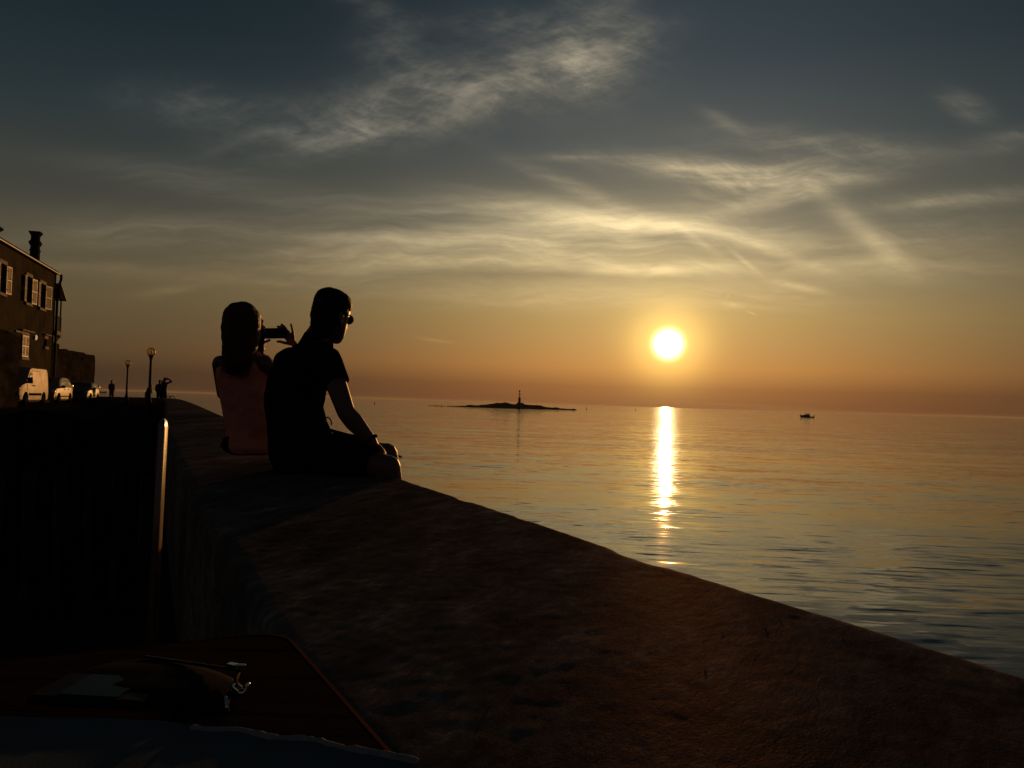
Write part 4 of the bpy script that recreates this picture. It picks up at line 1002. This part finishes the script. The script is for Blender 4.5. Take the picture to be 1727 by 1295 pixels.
# the phone she holds: a thing of its own
pc = W(463.5, 562, 4.70)
ph = empty('mobile_phone', pc, label='black mobile phone held sideways in front of her face', cat='phone')
lx = (W(487, 561.5, 4.685) - W(440, 562.5, 4.715)).normalized(); ly = Z.cross(lx).normalized(); lz = lx.cross(ly)
rt = Matrix((lx, ly, lz)).transposed()
MB().box(pc, (.150, .010, .061), rt).build('case', 'plastic', ph, smooth_=False, bevel=.004)
MB().box(pc - ly * .0058, (.132, .001, .054), rt).build('display', 'screen', ph, smooth_=False)
MB().box(pc + ly * .0058 + lx * .05 + lz * .012, (.014, .003, .014), rt).build('camera_lens', 'glass_dark', ph, smooth_=False)

# --- small people far along the quay
def walker(px, d, face, label, jac, pose='stand', h=1.74):
    p = FROM(px, d, 0); z0 = raise_(p.x, p.y); s = h / 1.75
    f = Vector((math.sin(face), math.cos(face), 0)); r_ = Vector((f.y, -f.x, 0)); o = Vector((p.x, p.y, z0))
    root = empty('person', o, label=label, cat='person')
    lean = .42 if pose == 'lean' else (.06 if pose == 'camera' else 0)
    def L(x, y, z): return o + (r_ * x + f * (y + max(0, z - .9) * lean) + Z * (z - (.22 if pose == 'lean' else 0) * max(0, z - .5) / 1.2)) * s
    b = MB()
    tr = [(.93, .155, .11), (1.02, .145, .105), (1.15, .15, .11), (1.30, .175, .12), (1.42, .18, .105), (1.47, .11, .075), (1.52, .055, .055)]
    b.ell([(L(0, 0, z), r_ * a * s, f * c * s) for z, a, c in tr], 18)
    T = head_parts(L(0, .02, 1.64), f, s); add_head(b, T); b.tube([L(0, 0, 1.48), L(0, .01, 1.58)], .055 * s, 12)
    arms = []
    for sx in (-1, 1):
        sh2 = L(sx * .19, 0, 1.40)
        if pose == 'camera': e, w_ = L(sx * .36, .16, 1.52), L(sx * .09, .22, 1.68)
        elif pose == 'lean': e, w_ = L(sx * .26, .12, 1.12), L(sx * .10, .30, 1.02)
        else: e, w_ = L(sx * .25, -.02, 1.12), L(sx * (.20 if sx > 0 else .22), .10, .90)
        b.tube([sh2, e], [.05, .04], 10); b.tube([e, w_], [.04, .028], 10); arms.append((sh2, e, w_))
        hand(b, w_, (w_ - e), r_ * sx, 1, 30, s=1.0)
        hp, kn, an = L(sx * .09, 0, .92), L(sx * .11, .03, .50), L(sx * .12, 0, .09)
        b.tube([hp, kn, an], [.085, .058, .04], 12); foot(b, an, f)
    b.build('body', 'skin', root, remesh=.012)
    j = MB(); j.ell([(L(0, 0, z), r_ * (a + .02) * s, f * (c + .02) * s) for z, a, c in tr[:6]], 18)
    for sh2, e, w_ in arms: j.tube([sh2, e], [.065, .055], 10); j.tube([e, e.lerp(w_, .88)], [.054, .042], 10)
    j.build('jacket', jac, root, remesh=.02, disp=(.02, .15))
    t = MB(); t.ell([(L(0, 0, .86), r_ * .165 * s, f * .12 * s), (L(0, 0, 1.0), r_ * .160 * s, f * .118 * s)], 18)
    for sx in (-1, 1): t.tube([L(sx * .09, 0, .92), L(sx * .11, .03, .5), L(sx * .12, 0, .12)], [.10, .075, .055], 12)
    t.build('trousers', 'jeans', root, remesh=.02)
    hh2 = MB(); hh2.ell([(T(0, y, z), T(a, 0, 0) - T(0, 0, 0), T(0, c, 0) - T(0, 0, 0)) for z, y, a, c in hp_], 16); hh2.build('hair', 'hair_d', root, remesh=.012)
    return L, root
walker(187, 64.5, 0.2, 'lone person in a grey jacket standing left of the two lamps', 'jacket_g', h=1.72)
walker(246.5, 56, .6, 'person leaning on the wall behind the nearer lamp post', 'jacket', 'lean', h=1.60)
walker(267.5, 50.5, .1, 'dark dressed person standing close beside the one with raised arms', 'jacket', h=1.64)
L, _r = walker(275.0, 50.0, .35, 'person with both arms raised holding a camera to the eye', 'jacket', 'camera', h=1.79)
cm = empty('camera', L(0, .25, 1.66), label='small dark camera held up by the person with raised arms', cat='camera')
MB().box(L(0, .24, 1.665), (.15, .07, .10)).build('case', 'plastic', cm, smooth_=False, bevel=.01)
MB().tube([L(0, .27, 1.66), L(0, .36, 1.66)], .035, 12).build('lens', 'glass_dark', cm)

# handrail hoop of the sea ladder
lr = empty('ladder_rail', FROM(286, 49.5, .73), label='curved metal handrail hoop of the sea ladder on the wall', cat='handrail')
a = FROM(282.5, 49.8, .72); b = FROM(292, 49.0, .70)
for k, off in enumerate((0, .5)):
    q = Vector((-.1, off, 0))
    MB().tube([a + q, a + q + Vector((.05, 0, .13)), a.lerp(b, .45) + q + Vector((0, 0, .17)), b.lerp(a, .15) + q + Vector((0, 0, .12)), b + q - Vector((0, 0, .02)), b + q + Vector((.35, .1, -.25)), b + q + Vector((.45, .12, -1.5))], .024, 8).build('rail', 'iron', lr)

# ------------------------------------------------------------------ chair
def chair():
    top = W(276, 706, 1.98); tl_ = W(-20, 712, 1.92)
    ax = tl_ - top; ax.z = 0; wdt = ax.length; ax.normalize()            # from the right post to the left one
    fw = Vector((-ax.y, ax.x, 0));
    if fw.y > 0: fw = -fw                                                 # the seat points to the table
    zt = top.z
    root = empty('chair', (top.x, top.y, 0), label='dark wooden chair with slatted back, its post edge glowing in the sun', cat='chair')
    o = Vector((top.x, top.y, 0))
    def P_(x, y, z): return o + ax * x + fw * y + Z * z
    def post(x, m_):
        b = MB(); rings = []
        prof = [(zt, .003, .007), (zt - .006, .0060, .015), (zt - .02, .0080, .018), (zt - .3, .0085, .019), (.62, .009, .020), (.46, .011, .024), (.2, .012, .022), (0, .012, .018)]
        for z, a, c in prof:
            yb = .0 if z > .46 else 0
            rake = (zt - z) * .055 if z > .45 else (zt - .45) * .055 - (.45 - z) * .12
            cc = P_(x, rake, z); rr = []
            for i in range(16):
                t = 2 * math.pi * i / 16; ca, sa = math.cos(t), math.sin(t)
                ca = math.copysign(abs(ca) ** .3, ca); sa = math.copysign(abs(sa) ** .3, sa)
                rr.append(cc + ax * a * ca + fw * c * sa)
            rings.append(rr)
        b.loft(rings); return b.build('back_post', m_, root)
    post(0, 'varnish'); post(wdt, 'varnish')
    # crest rail with a wavy top and arched underside
    def rail(z_of_t, z_of_b, nm, yk):
        b = MB(); N = 40; rings = []
        for i in range(N + 1):
            t = i / N; x = .014 + t * (wdt - .028); a_, c = z_of_t(t), z_of_b(t); bow = -.02 * math.sin(math.pi * t)
            yb = (zt - (a_ + c) / 2) * .055 + bow
            rings.append([P_(x, yb - .008, c), P_(x, yb + .008, c), P_(x, yb + .010, (a_ + c) / 2), P_(x, yb + .006, a_), P_(x, yb - .006, a_), P_(x, yb - .010, (a_ + c) / 2)])
        b.loft(rings); return b.build(nm, 'chairwood', root)
    k = 1.98 / FPX
    def ztop(t):
        x = 262 - t * 262
        y = 717 + (2 if 90 < x < 200 else 0) * 0 - 17 * math.exp(-((x - 62) / 48) ** 2)
        return zt - (y - 706) * k - (276 - x) * .0 + t * .006
    def zbot(t):
        x = 262 - t * 262; y = 802 - 22 * math.exp(-abs((x - 137) / 42) ** 1.4); return zt - (y - 706) * k + t * .006
    rail(ztop, zbot, 'crest_rail', 0)
    rail(lambda t: .60, lambda t: .555, 'lower_rail', 0)
    for i in range(5):
        t = (i + 1) / 6; b = MB(); z1 = zbot(t) + .005; x = t * wdt; rings = []
        for z in [z1 + (.59 - z1) * q / 6 for q in range(7)]:
            yb = (zt - z) * .055 - .018 * math.sin(math.pi * t); w_ = .017 + .005 * math.sin(math.pi * (z - .59) / (z1 - .59))
            rings.append([P_(x - w_, yb - .005, z), P_(x + w_, yb - .005, z), P_(x + w_, yb + .005, z), P_(x - w_, yb + .005, z)])
        b.loft(rings); b.build('slat', 'chairwood', root, smooth_=False)
    st_ = MB(); y0 = (zt - .46) * .055
    st_.loft([[P_(-.01, y0 - .01, z), P_(wdt + .01, y0 - .01, z), P_(wdt + .03, y0 + .40, z), P_(-.03, y0 + .40, z)] for z in (.44, .465)]); st_.build('seat', 'chairwood', root, smooth_=False, bevel=.01)
    for x in (0.0, wdt): MB().tube([P_(x, y0 + .37, .44), P_(x, y0 + .38, 0.01)], [.02, .016], 10).build('leg', 'chairwood', root)
    for x in (0.0, wdt): MB().tube([P_(x, y0 + .01, .22), P_(x, y0 + .37, .22)], .011, 8).build('stretcher', 'chairwood', root)
    MB().tube([P_(0, y0 + .2, .22), P_(wdt, y0 + .2, .22)], .011, 8).build('stretcher', 'chairwood', root)
chair()

# ------------------------------------------------------------------ table and what lies on it
TT = .78
C1 = G(482, 1062, TT); q1 = G(692, 1295, TT); t1 = (q1 - C1).normalized(); t2 = Vector((t1.y, -t1.x, 0))
if t2.x > 0: t2 = -t2
ta = math.atan2(t2.y, t2.x)
table = empty('table', (C1 + t1 * .5 + t2 * .4) * 1.0 - Z * TT, label='brown wooden terrace table with rounded corner beside the wall', cat='table')
def rrect(o, a, b, la, lb, r_, z, n=8):
    pts = []
    for (cx_, cy_, s0) in ((r_, r_, 180), (la - r_, r_, 270), (la - r_, lb - r_, 0), (r_, lb - r_, 90)):
        for i in range(n + 1):
            t = R(s0 + 90 * i / n); p = o + a * (cx_ + r_ * math.cos(t)) + b * (cy_ + r_ * math.sin(t)); pts.append(Vector((p.x, p.y, z)))
    return pts
LA, LB = 1.25, .80
tt = MB()
prof = []
for inset, z in ((.010, TT - .034), (.002, TT - .028), (0, TT - .018), (.0015, TT - .009), (.005, TT - .003), (.010, TT)):
    prof.append(rrect(C1 + t1 * inset + t2 * inset, t1, t2, LA - 2 * inset, LB - 2 * inset, .045, z, 10))
tt.loft(prof); tt.build('table_top', 'tabletop', table, angle=60)
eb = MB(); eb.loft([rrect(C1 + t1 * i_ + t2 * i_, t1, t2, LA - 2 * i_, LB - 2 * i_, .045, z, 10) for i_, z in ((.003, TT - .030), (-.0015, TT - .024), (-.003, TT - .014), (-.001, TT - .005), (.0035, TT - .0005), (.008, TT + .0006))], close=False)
eb.build('rim_light_band', 'edge', table, angle=60)  # strip added round the top to carry the painted rim light
fr_ = MB(); o_ = C1 + t1 * .08 + t2 * .08
for a, b in (((0, 0), (LA - .16, 0)), ((LA - .16, 0), (LA - .16, LB - .16)), ((LA - .16, LB - .16), (0, LB - .16)), ((0, LB - .16), (0, 0))):
    p, q = o_ + t1 * a[0] + t2 * a[1], o_ + t1 * b[0] + t2 * b[1]; d = (q - p).normalized(); c = (p + q) / 2; c.z = TT - .075
    fr_.box(c, ((q - p).length - .05, .02, .075), Matrix((d, Z.cross(d), Z)).transposed())
fr_.build('apron', 'chairwood', table, smooth_=False)
for a, b in ((0, 0), (LA - .16, 0), (LA - .16, LB - .16), (0, LB - .16)):
    p = o_ + t1 * a + t2 * b; MB().tube([(p.x, p.y, TT - .04), (p.x, p.y, .02)], [.024, .018], 12).build('leg', 'chairwood', table)

# white cloth at the near end of the table
cl = MB(); edge = [G(235, 1224, TT), G(345, 1240, TT), G(400, 1241, TT), G(460, 1254, TT), G(520, 1257, TT), G(570, 1270, TT), G(640, 1281, TT), G(697, 1293, TT)]
edge = catmull([Vector(p) for p in [G(-60, 1216, TT)] + edge], 8)
rows = []
for i, p in enumerate(edge):
    r_ = []
    for k in range(30):
        t = k / 29; q = p + t1 * (.0 + t * .40) + t2 * (t * .02)
        fold = .0015 * noise.noise(Vector((q.x * 14, q.y * 14, 3))) + .0035 * max(0, noise.noise(Vector((q.x * 6, q.y * 6, 8))))
        hem = .0065 * math.exp(-((t * .40 - .006) / .006) ** 2) * (1 + .5 * noise.noise(Vector((i * .35, 0, 0))))
        r_.append(Vector((q.x, q.y, TT + .0035 + fold + hem)))
    rows.append(r_)
o_ = 0; n_ = 30
top_v = [p for r_ in rows for p in r_]
cl.v = top_v + [Vector((p.x, p.y, TT + .0012)) for p in top_v]
NV = len(top_v)
for i in range(len(rows) - 1):
    for k in range(n_ - 1):
        a = i * n_ + k; cl.f.append((a, a + n_, a + n_ + 1, a + 1)); cl.f.append((NV + a, NV + a + 1, NV + a + n_ + 1, NV + a + n_))
    a = i * n_; cl.f.append((a, NV + a, NV + a + n_, a + n_)); a += n_ - 1; cl.f.append((a, a + n_, NV + a + n_, NV + a))
cloth = cl.build('table_cloth', 'cloth', angle=70)
hm = MB(); hm.tube([p_ + t1 * .004 + Z * (.0062 + .0012 * noise.noise(Vector((k_ * .5, 0, 4)))) for k_, p_ in enumerate(edge) if p_.x > G(318, 1240, TT).x], [.0030 + .0016 * (.5 + .5 * noise.noise(Vector((k_ * .3, 2, 4)))) for k_, p_ in enumerate(edge) if p_.x > G(318, 1240, TT).x], 8); hm.build('hem', 'hem_highlight', cloth, world=False); tag(cloth, 'pale cloth with a rolled hem spread over the near end of the table', 'cloth')

# handbag with a zip
hb0 = W(245, 1108, .96); hb1 = W(405, 1131, .90)
hbx = (hb1 - hb0); hbx.z = 0; HL = hbx.length; hbx.normalize(); hby = Vector((hbx.y, -hbx.x, 0))      # towards the camera
if hby.y > 0: hby = -hby
zt0, zt1 = hb0.z, hb1.z; zh = min(.075, max(.03, (zt0 + zt1) / 2 - TT))
bag = empty('handbag', hb0.lerp(hb1, .5) * 1.0 + Z * (TT - hb0.lerp(hb1, .5).z), label='small black leather handbag with silver zip lying on the table', cat='bag')
def Bp(x, y, z): p = hb0 + hbx * x + hby * y; return Vector((p.x, p.y, z))
def tz(x): return zt0 + (zt1 - zt0) * x / HL
bm_ = MB(); rings = []
for i in range(15):
    t = i / 14; x = -.03 + t * (HL + .05); hgt = max(.012, (tz(max(0, min(HL, x))) - TT - .004)) * (math.sin(math.pi * min(1, max(0, .04 + t * .92))) ** .35); dp_ = .10 * (math.sin(math.pi * (.05 + t * .9)) ** .3)
    rr = []
    for k in range(20):
        a = 2 * math.pi * k / 20; ca, sa = math.cos(a), math.sin(a)
        yy_ = .045 + dp_ * .55 * math.copysign(abs(ca) ** .7, ca); zz = TT + .002 + hgt / 2 + hgt / 2 * math.copysign(abs(sa) ** .7, sa) * (1.0 if ca < 0 else (1 - .30 * ca))
        rr.append(Bp(x, yy_, zz) + noise.noise_vector(Vector((x * 14, ca * 2, sa * 2))) * .002)
    rings.append(rr)
bm_.loft(rings); bm_.build('bag_body', 'leather', bag)
zp = MB(); pts = [Bp(HL * i / 24, 0, tz(HL * i / 24) + .0003 * math.sin(i * 1.7)) for i in range(25)]
zp.tube(pts, .0014, 6); zp.build('zip_tape', 'leather', bag)
zt_ = MB()
for i in range(58):
    x = HL * (i + .5) / 58; c = Bp(x, 0, tz(x) + .0016 + .0006 * noise.noise(Vector((i * .4, 0, 0)))); zt_.box(c, (.0009, .0020, .0009), Matrix((hbx, -hby, Z)).transposed() @ Matrix.Rotation(random.uniform(-.3, .3), 3, 'Z'))
zo = zt_.build('zip_teeth', 'zipm', bag, smooth_=False); zo['kind'] = 'stuff'
sl = MB(); sl.box(Bp(HL * .93, 0, tz(HL * .93) + .004), (.013, .007, .005), Matrix((hbx, -hby, Z)).transposed()); sl.tube([Bp(HL * .95, 0, tz(HL) + .005), Bp(HL * 1.03, -.002, tz(HL) + .006)], .0016, 6)
sl.build('zip_slider', 'chrome', bag)
rg = MB(); c = W(400, 1160, .86); n = 20
loop = [W(397 + 5 * 0, 1154, .87), W(393.5, 1156, .866), W(393, 1160, .862), W(398, 1164.5, .858), W(403, 1168, .855), W(409, 1168, .855)]
rg.tube(loop, .0014, 8); rg.tube([W(397, 1154, .87), W(402, 1154.5, .872), W(406, 1158, .872)], .0014, 8); rg.tube([W(416, 1156, .862), W(419, 1153.5, .865)], .0018, 8)
rg.tube([W(409, 1168, .855), W(414, 1163, .858), W(416, 1156, .862)], .0012, 8)
rg.build('strap_ring', 'chrome', bag)
cp = MB(); cp.tube([W(381, 1177, .84), W(382, 1192, .832)], .0022, 8); cp.build('clasp', 'chrome', bag)
sp = MB(); sp.tube([W(402, 1134, .90), W(398, 1145, .885), W(398, 1155, .87)], .0022, 8); sp.tube([W(395, 1160, .865), W(386, 1170, .85), W(382, 1190, .835), W(384, 1205, .83)], .0022, 8); sp.build('strap', 'leather', bag)

# phone on the table
pa, pb_ = G(118, 1150, TT), G(298, 1160, TT); px_ = (pb_ - pa); PL = px_.length; px_.normalize(); py_ = Vector((px_.y, -px_.x, 0))
if py_.y > 0: py_ = -py_
pw = min(.075, (G(120, 1196, TT) - pa).length + .01)
rtp = Matrix((px_, -py_, Z)).transposed()
pcn = pa + px_ * PL / 2 + py_ * pw / 2
tph = empty('smartphone', (pcn.x, pcn.y, TT), label='dark phone lying on the table beside the handbag, glass catching the sky', cat='phone')
MB().box((pcn.x, pcn.y, TT + .0065), (PL, pw, .010), rtp).build('case', 'plastic', tph, smooth_=False, bevel=.004)
MB().box((pcn.x, pcn.y, TT + .0122), (PL * .52, pw * .80, .0008), rtp).build('display', 'screen', tph, smooth_=False)

# ------------------------------------------------------------------ out at sea
ID = 392.0; K_ = ID / FPX
prof = [(752, .2), (757, .8), (770, 1.2), (785, 2.2), (790, 3.4), (797, 3.5), (803, 2.8), (812, 3.8), (820, 5), (830, 6.5), (838, 8), (846, 8.4), (851, 9.4), (857, 8.8), (862, 7.2), (868, 6.5), (872, 8.5), (876, 9.8), (881, 9.4), (885, 7.2), (892, 6.4), (905, 6.4), (911, 6.2), (917, 4.4), (925, 3.4), (932, 3.0), (938, 3.6), (945, 2.4), (955, 1.9), (964, 1.8), (968, 2.6), (971, 1.6), (973, 0)]
def ph_(px):
    for (a, ha), (b, hb) in zip(prof, prof[1:]):
        if a <= px <= b: return ha + (hb - ha) * (px - a) / (b - a)
    return 0
i0, i1 = FROM(752, ID, SEA), FROM(973, ID, SEA)
isl = empty('island', FROM(862, ID, SEA), label='low rocky islet carrying the small beacon tower', cat='island')
im = MB(); NX, NY = 220, 26
for i in range(NX + 1):
    px = 750 + 225 * i / NX; p = FROM(px, ID, SEA); h = ph_(px) * K_
    for j in range(NY + 1):
        v_ = j / NY * 2 - 1; half = 6.5 * (min(1, h / 1.4) ** .5 + .05)
        q = p + Vector((0, v_ * half, 0)); env = max(0, 1 - abs(v_) ** 2.4)
        nn = noise.fractal(Vector((q.x * .55, q.y * .55, 1)), 1.0, 2.0, 5)
        im.v.append(Vector((q.x, q.y + nn * .5, SEA - .5 + (h + .5) * env * (1 + .12 * nn) + .10 * abs(noise.noise(Vector((q.x * 2.2, q.y * 2.2, 5)))) * env)))
for i in range(NX):
    for j in range(NY):
        a = i * (NY + 1) + j; im.f.append((a, a + NY + 1, a + NY + 2, a + 1))
im.build('rocks', 'rock', isl, smooth_=False)
tf = MB(); rnd = random.Random(5)
for i in range(420):
    px = rnd.choice([rnd.gauss(848, 9), rnd.uniform(800, 915), rnd.gauss(851, 5)]); h = ph_(px) * K_
    if h < .9: continue
    p = FROM(px, ID + rnd.uniform(-2.5, 2.5), SEA); p.z += h * .86; s = rnd.uniform(.10, .30)
    a = rnd.uniform(0, 6.28); tf.add([p + Vector((-s * math.cos(a), -s * math.sin(a), 0)), p + Vector((s * math.cos(a), s * math.sin(a), 0)), p + Vector((rnd.uniform(-.2, .2), 0, s * 1.5))], [(0, 1, 2)])
tfo = tf.build('scrub', 'rock', isl, smooth_=False); tfo['kind'] = 'stuff'
# reef to its left
rf = empty('reef', FROM(738, ID, SEA), label='thin strip of low rocks at the left end of the islet', cat='rocks')
rm = MB(); rnd = random.Random(8)
for i in range(46):
    px = rnd.uniform(723, 751); p = FROM(px, ID + rnd.uniform(-2, 2), SEA); rm.ball(p, (rnd.uniform(.3, .9), rnd.uniform(.3, .6), rnd.uniform(.05, .16)), 7, 5)
for px, r_ in ((732.5, .22), (735.5, .2), (738.5, .22), (744.5, .25)): rm.ball(FROM(px, ID, SEA + .2), (r_, r_, r_ * 1.5), 7, 5)
rm.build('rocks', 'rock', rf, smooth_=False)
# beacon
bx = FROM(875.6, ID, SEA); bc = empty('beacon_tower', bx + Z * 2.5, label='slim beacon tower with lantern mast on the islet', cat='beacon')
MB().lathe(bx, [(1.3, 2.0), (1.2, 2.75), (.62, 2.8), (.58, 5.0), (.66, 5.05), (.66, 5.2), (.2, 5.25)], 16).build('tower', 'chimney', bc)
mm = MB(); mm.tube([bx + Z * 5.2, bx + Z * 8.0], [.17, .14], 8)
for a in range(3):
    an = a * 2.094; mm.tube([bx + Vector((math.cos(an) * .42, math.sin(an) * .42, 5.2)), bx + Vector((math.cos(an) * .16, math.sin(an) * .16, 6.8))], .05, 6)
mm.build('mast', 'iron', bc)
MB().lathe(bx, [(.2, 6.72), (.85, 6.78), (.85, 6.92), (.2, 6.95)], 12).build('gallery', 'iron', bc)
MB().lathe(bx, [(.12, 7.85), (.34, 7.95), (.34, 8.45), (.28, 8.6), (.1, 8.75), (.04, 9.0)], 12).build('lantern', 'iron', bc)

def boat(px, d, ang, s=1.0):
    p = FROM(px, d, SEA); root = empty('motor_boat', p, label='small cabin motor boat with flat canopy on the open sea', cat='boat', mx=Matrix.Translation(p) @ Matrix.Rotation(ang, 4, 'Z') @ Matrix.Scale(s, 4))
    b = MB(); rings = []
    for x, w_, k, dk in ((-3.0, 1.0, -.30, .55), (-2.2, 1.12, -.35, .55), (-.5, 1.15, -.38, .62), (1.2, 1.0, -.32, .78), (2.4, .6, -.15, .95), (3.05, .18, .30, 1.08), (3.35, .04, .75, 1.12)):
        rings.append([Vector((x, -w_, dk)), Vector((x, -w_ * .92, (dk + k) / 2)), Vector((x, -w_ * .45, k * .8)), Vector((x, 0, k)), Vector((x, w_ * .45, k * .8)), Vector((x, w_ * .92, (dk + k) / 2)), Vector((x, w_, dk))])
    b.loft(rings); b.build('hull', 'hull', root, world=False, angle=50)
    c = MB(); c.loft([[Vector((x, y * w_, z)) for x, y, z in ((-.7, 1, .6), (2.1, .7, .85), (1.7, .6, 1.15), (1.0, .75, 1.25), (.7, .78, 1.55), (-.6, .85, 1.60))] for w_ in (-.9, .9)]); c.build('cabin', 'hull', root, world=False, smooth_=False)
    c = MB(); c.loft([[Vector((x, y, z)) for x, z in ((-1.2, 2.12), (1.1, 2.02), (1.15, 2.10), (-1.1, 2.24))] for y in (-.85, .85)]); c.build('canopy', 'hull', root, world=False, smooth_=False)
    for y in (-.75, .75):
        MB().tube([(-.95, y, .6), (-.85, y, 1.3), (-1.0, y, 2.15)], .07, 6).build('canopy_post', 'iron', root, world=False); MB().tube([(.65, y, 1.4), (.75, y, 2.07)], .05, 6).build('canopy_post', 'iron', root, world=False)
    MB().box((-1.0, 0, 1.0), (.35, 1.2, .9)).build('console', 'hull', root, world=False, bevel=.05)
    o2 = MB().box((-3.25, 0, .75), (.38, .4, .7), Matrix.Rotation(R(-20), 3, 'Y')); o2.tube([(-3.25, 0, .5), (-3.4, 0, -.3)], .1, 8); o2.build('outboard_motor', 'iron', root, world=False, bevel=.05)
    rl = MB(); rl.tube([(1.6, -.8, 1.0), (3.0, -.25, 1.35), (3.3, 0, 1.4), (3.0, .25, 1.35), (1.6, .8, 1.0)], .03, 6); rl.build('bow_rail', 'iron', root, world=False)
boat(1361, 372, R(180), .98)

def buoy(px, d, h, label):
    p = FROM(px, d, SEA); r_ = empty('buoy', p, label=label, cat='buoy', group='marker buoys')
    MB().lathe(p, [(.05, -.2), (.32, -.1), (.36, .15), (.2, .45), (.1, .5)], 12).build('float', 'iron', r_); MB().tube([p + Z * .4, p + Z * h], .06, 6).build('staff', 'iron', r_); MB().ball(p + Z * h, .16, 8, 6).build('topmark', 'iron', r_)
buoy(989, 470, 1.9, 'tiny marker buoy right of the islet')
buoy(1072, 600, 2.0, 'tiny marker buoy left of the sun path near the horizon')
buoy(631.5, 430, 1.3, 'tiny marker buoy left of the islet beside the man')
p = FROM(168, 900, SEA); lb = empty('distant_boat', p, label='long low boat far off beyond the quay at the left', cat='boat')
b = MB(); b.loft([[p + Vector((x, -w_, z)), p + Vector((x, w_, z)), p + Vector((x, w_ * .7, -.2)), p + Vector((x, -w_ * .7, -.2))] for x, w_, z in ((-7, .4, 1.1), (-5.5, 1.4, 1.0), (3, 1.6, .9), (6, .9, 1.2), (7.2, .1, 1.5))]); b.build('hull', 'iron', lb, smooth_=False)
MB().box(p + Vector((-1.5, 0, 1.3)), (4.5, 1.6, .9)).build('cabin', 'iron', lb, smooth_=False)
fl = MB(); a, b = G(666, 770, SEA), G(678, 769.7, SEA); fl.tube([a, a.lerp(b, .5) + Vector((0, .1, .02)), b], [.04, .05, .02], 6)
tag(fl.build('driftwood', 'iron'), 'short dark stick floating on the water by the man', 'driftwood')
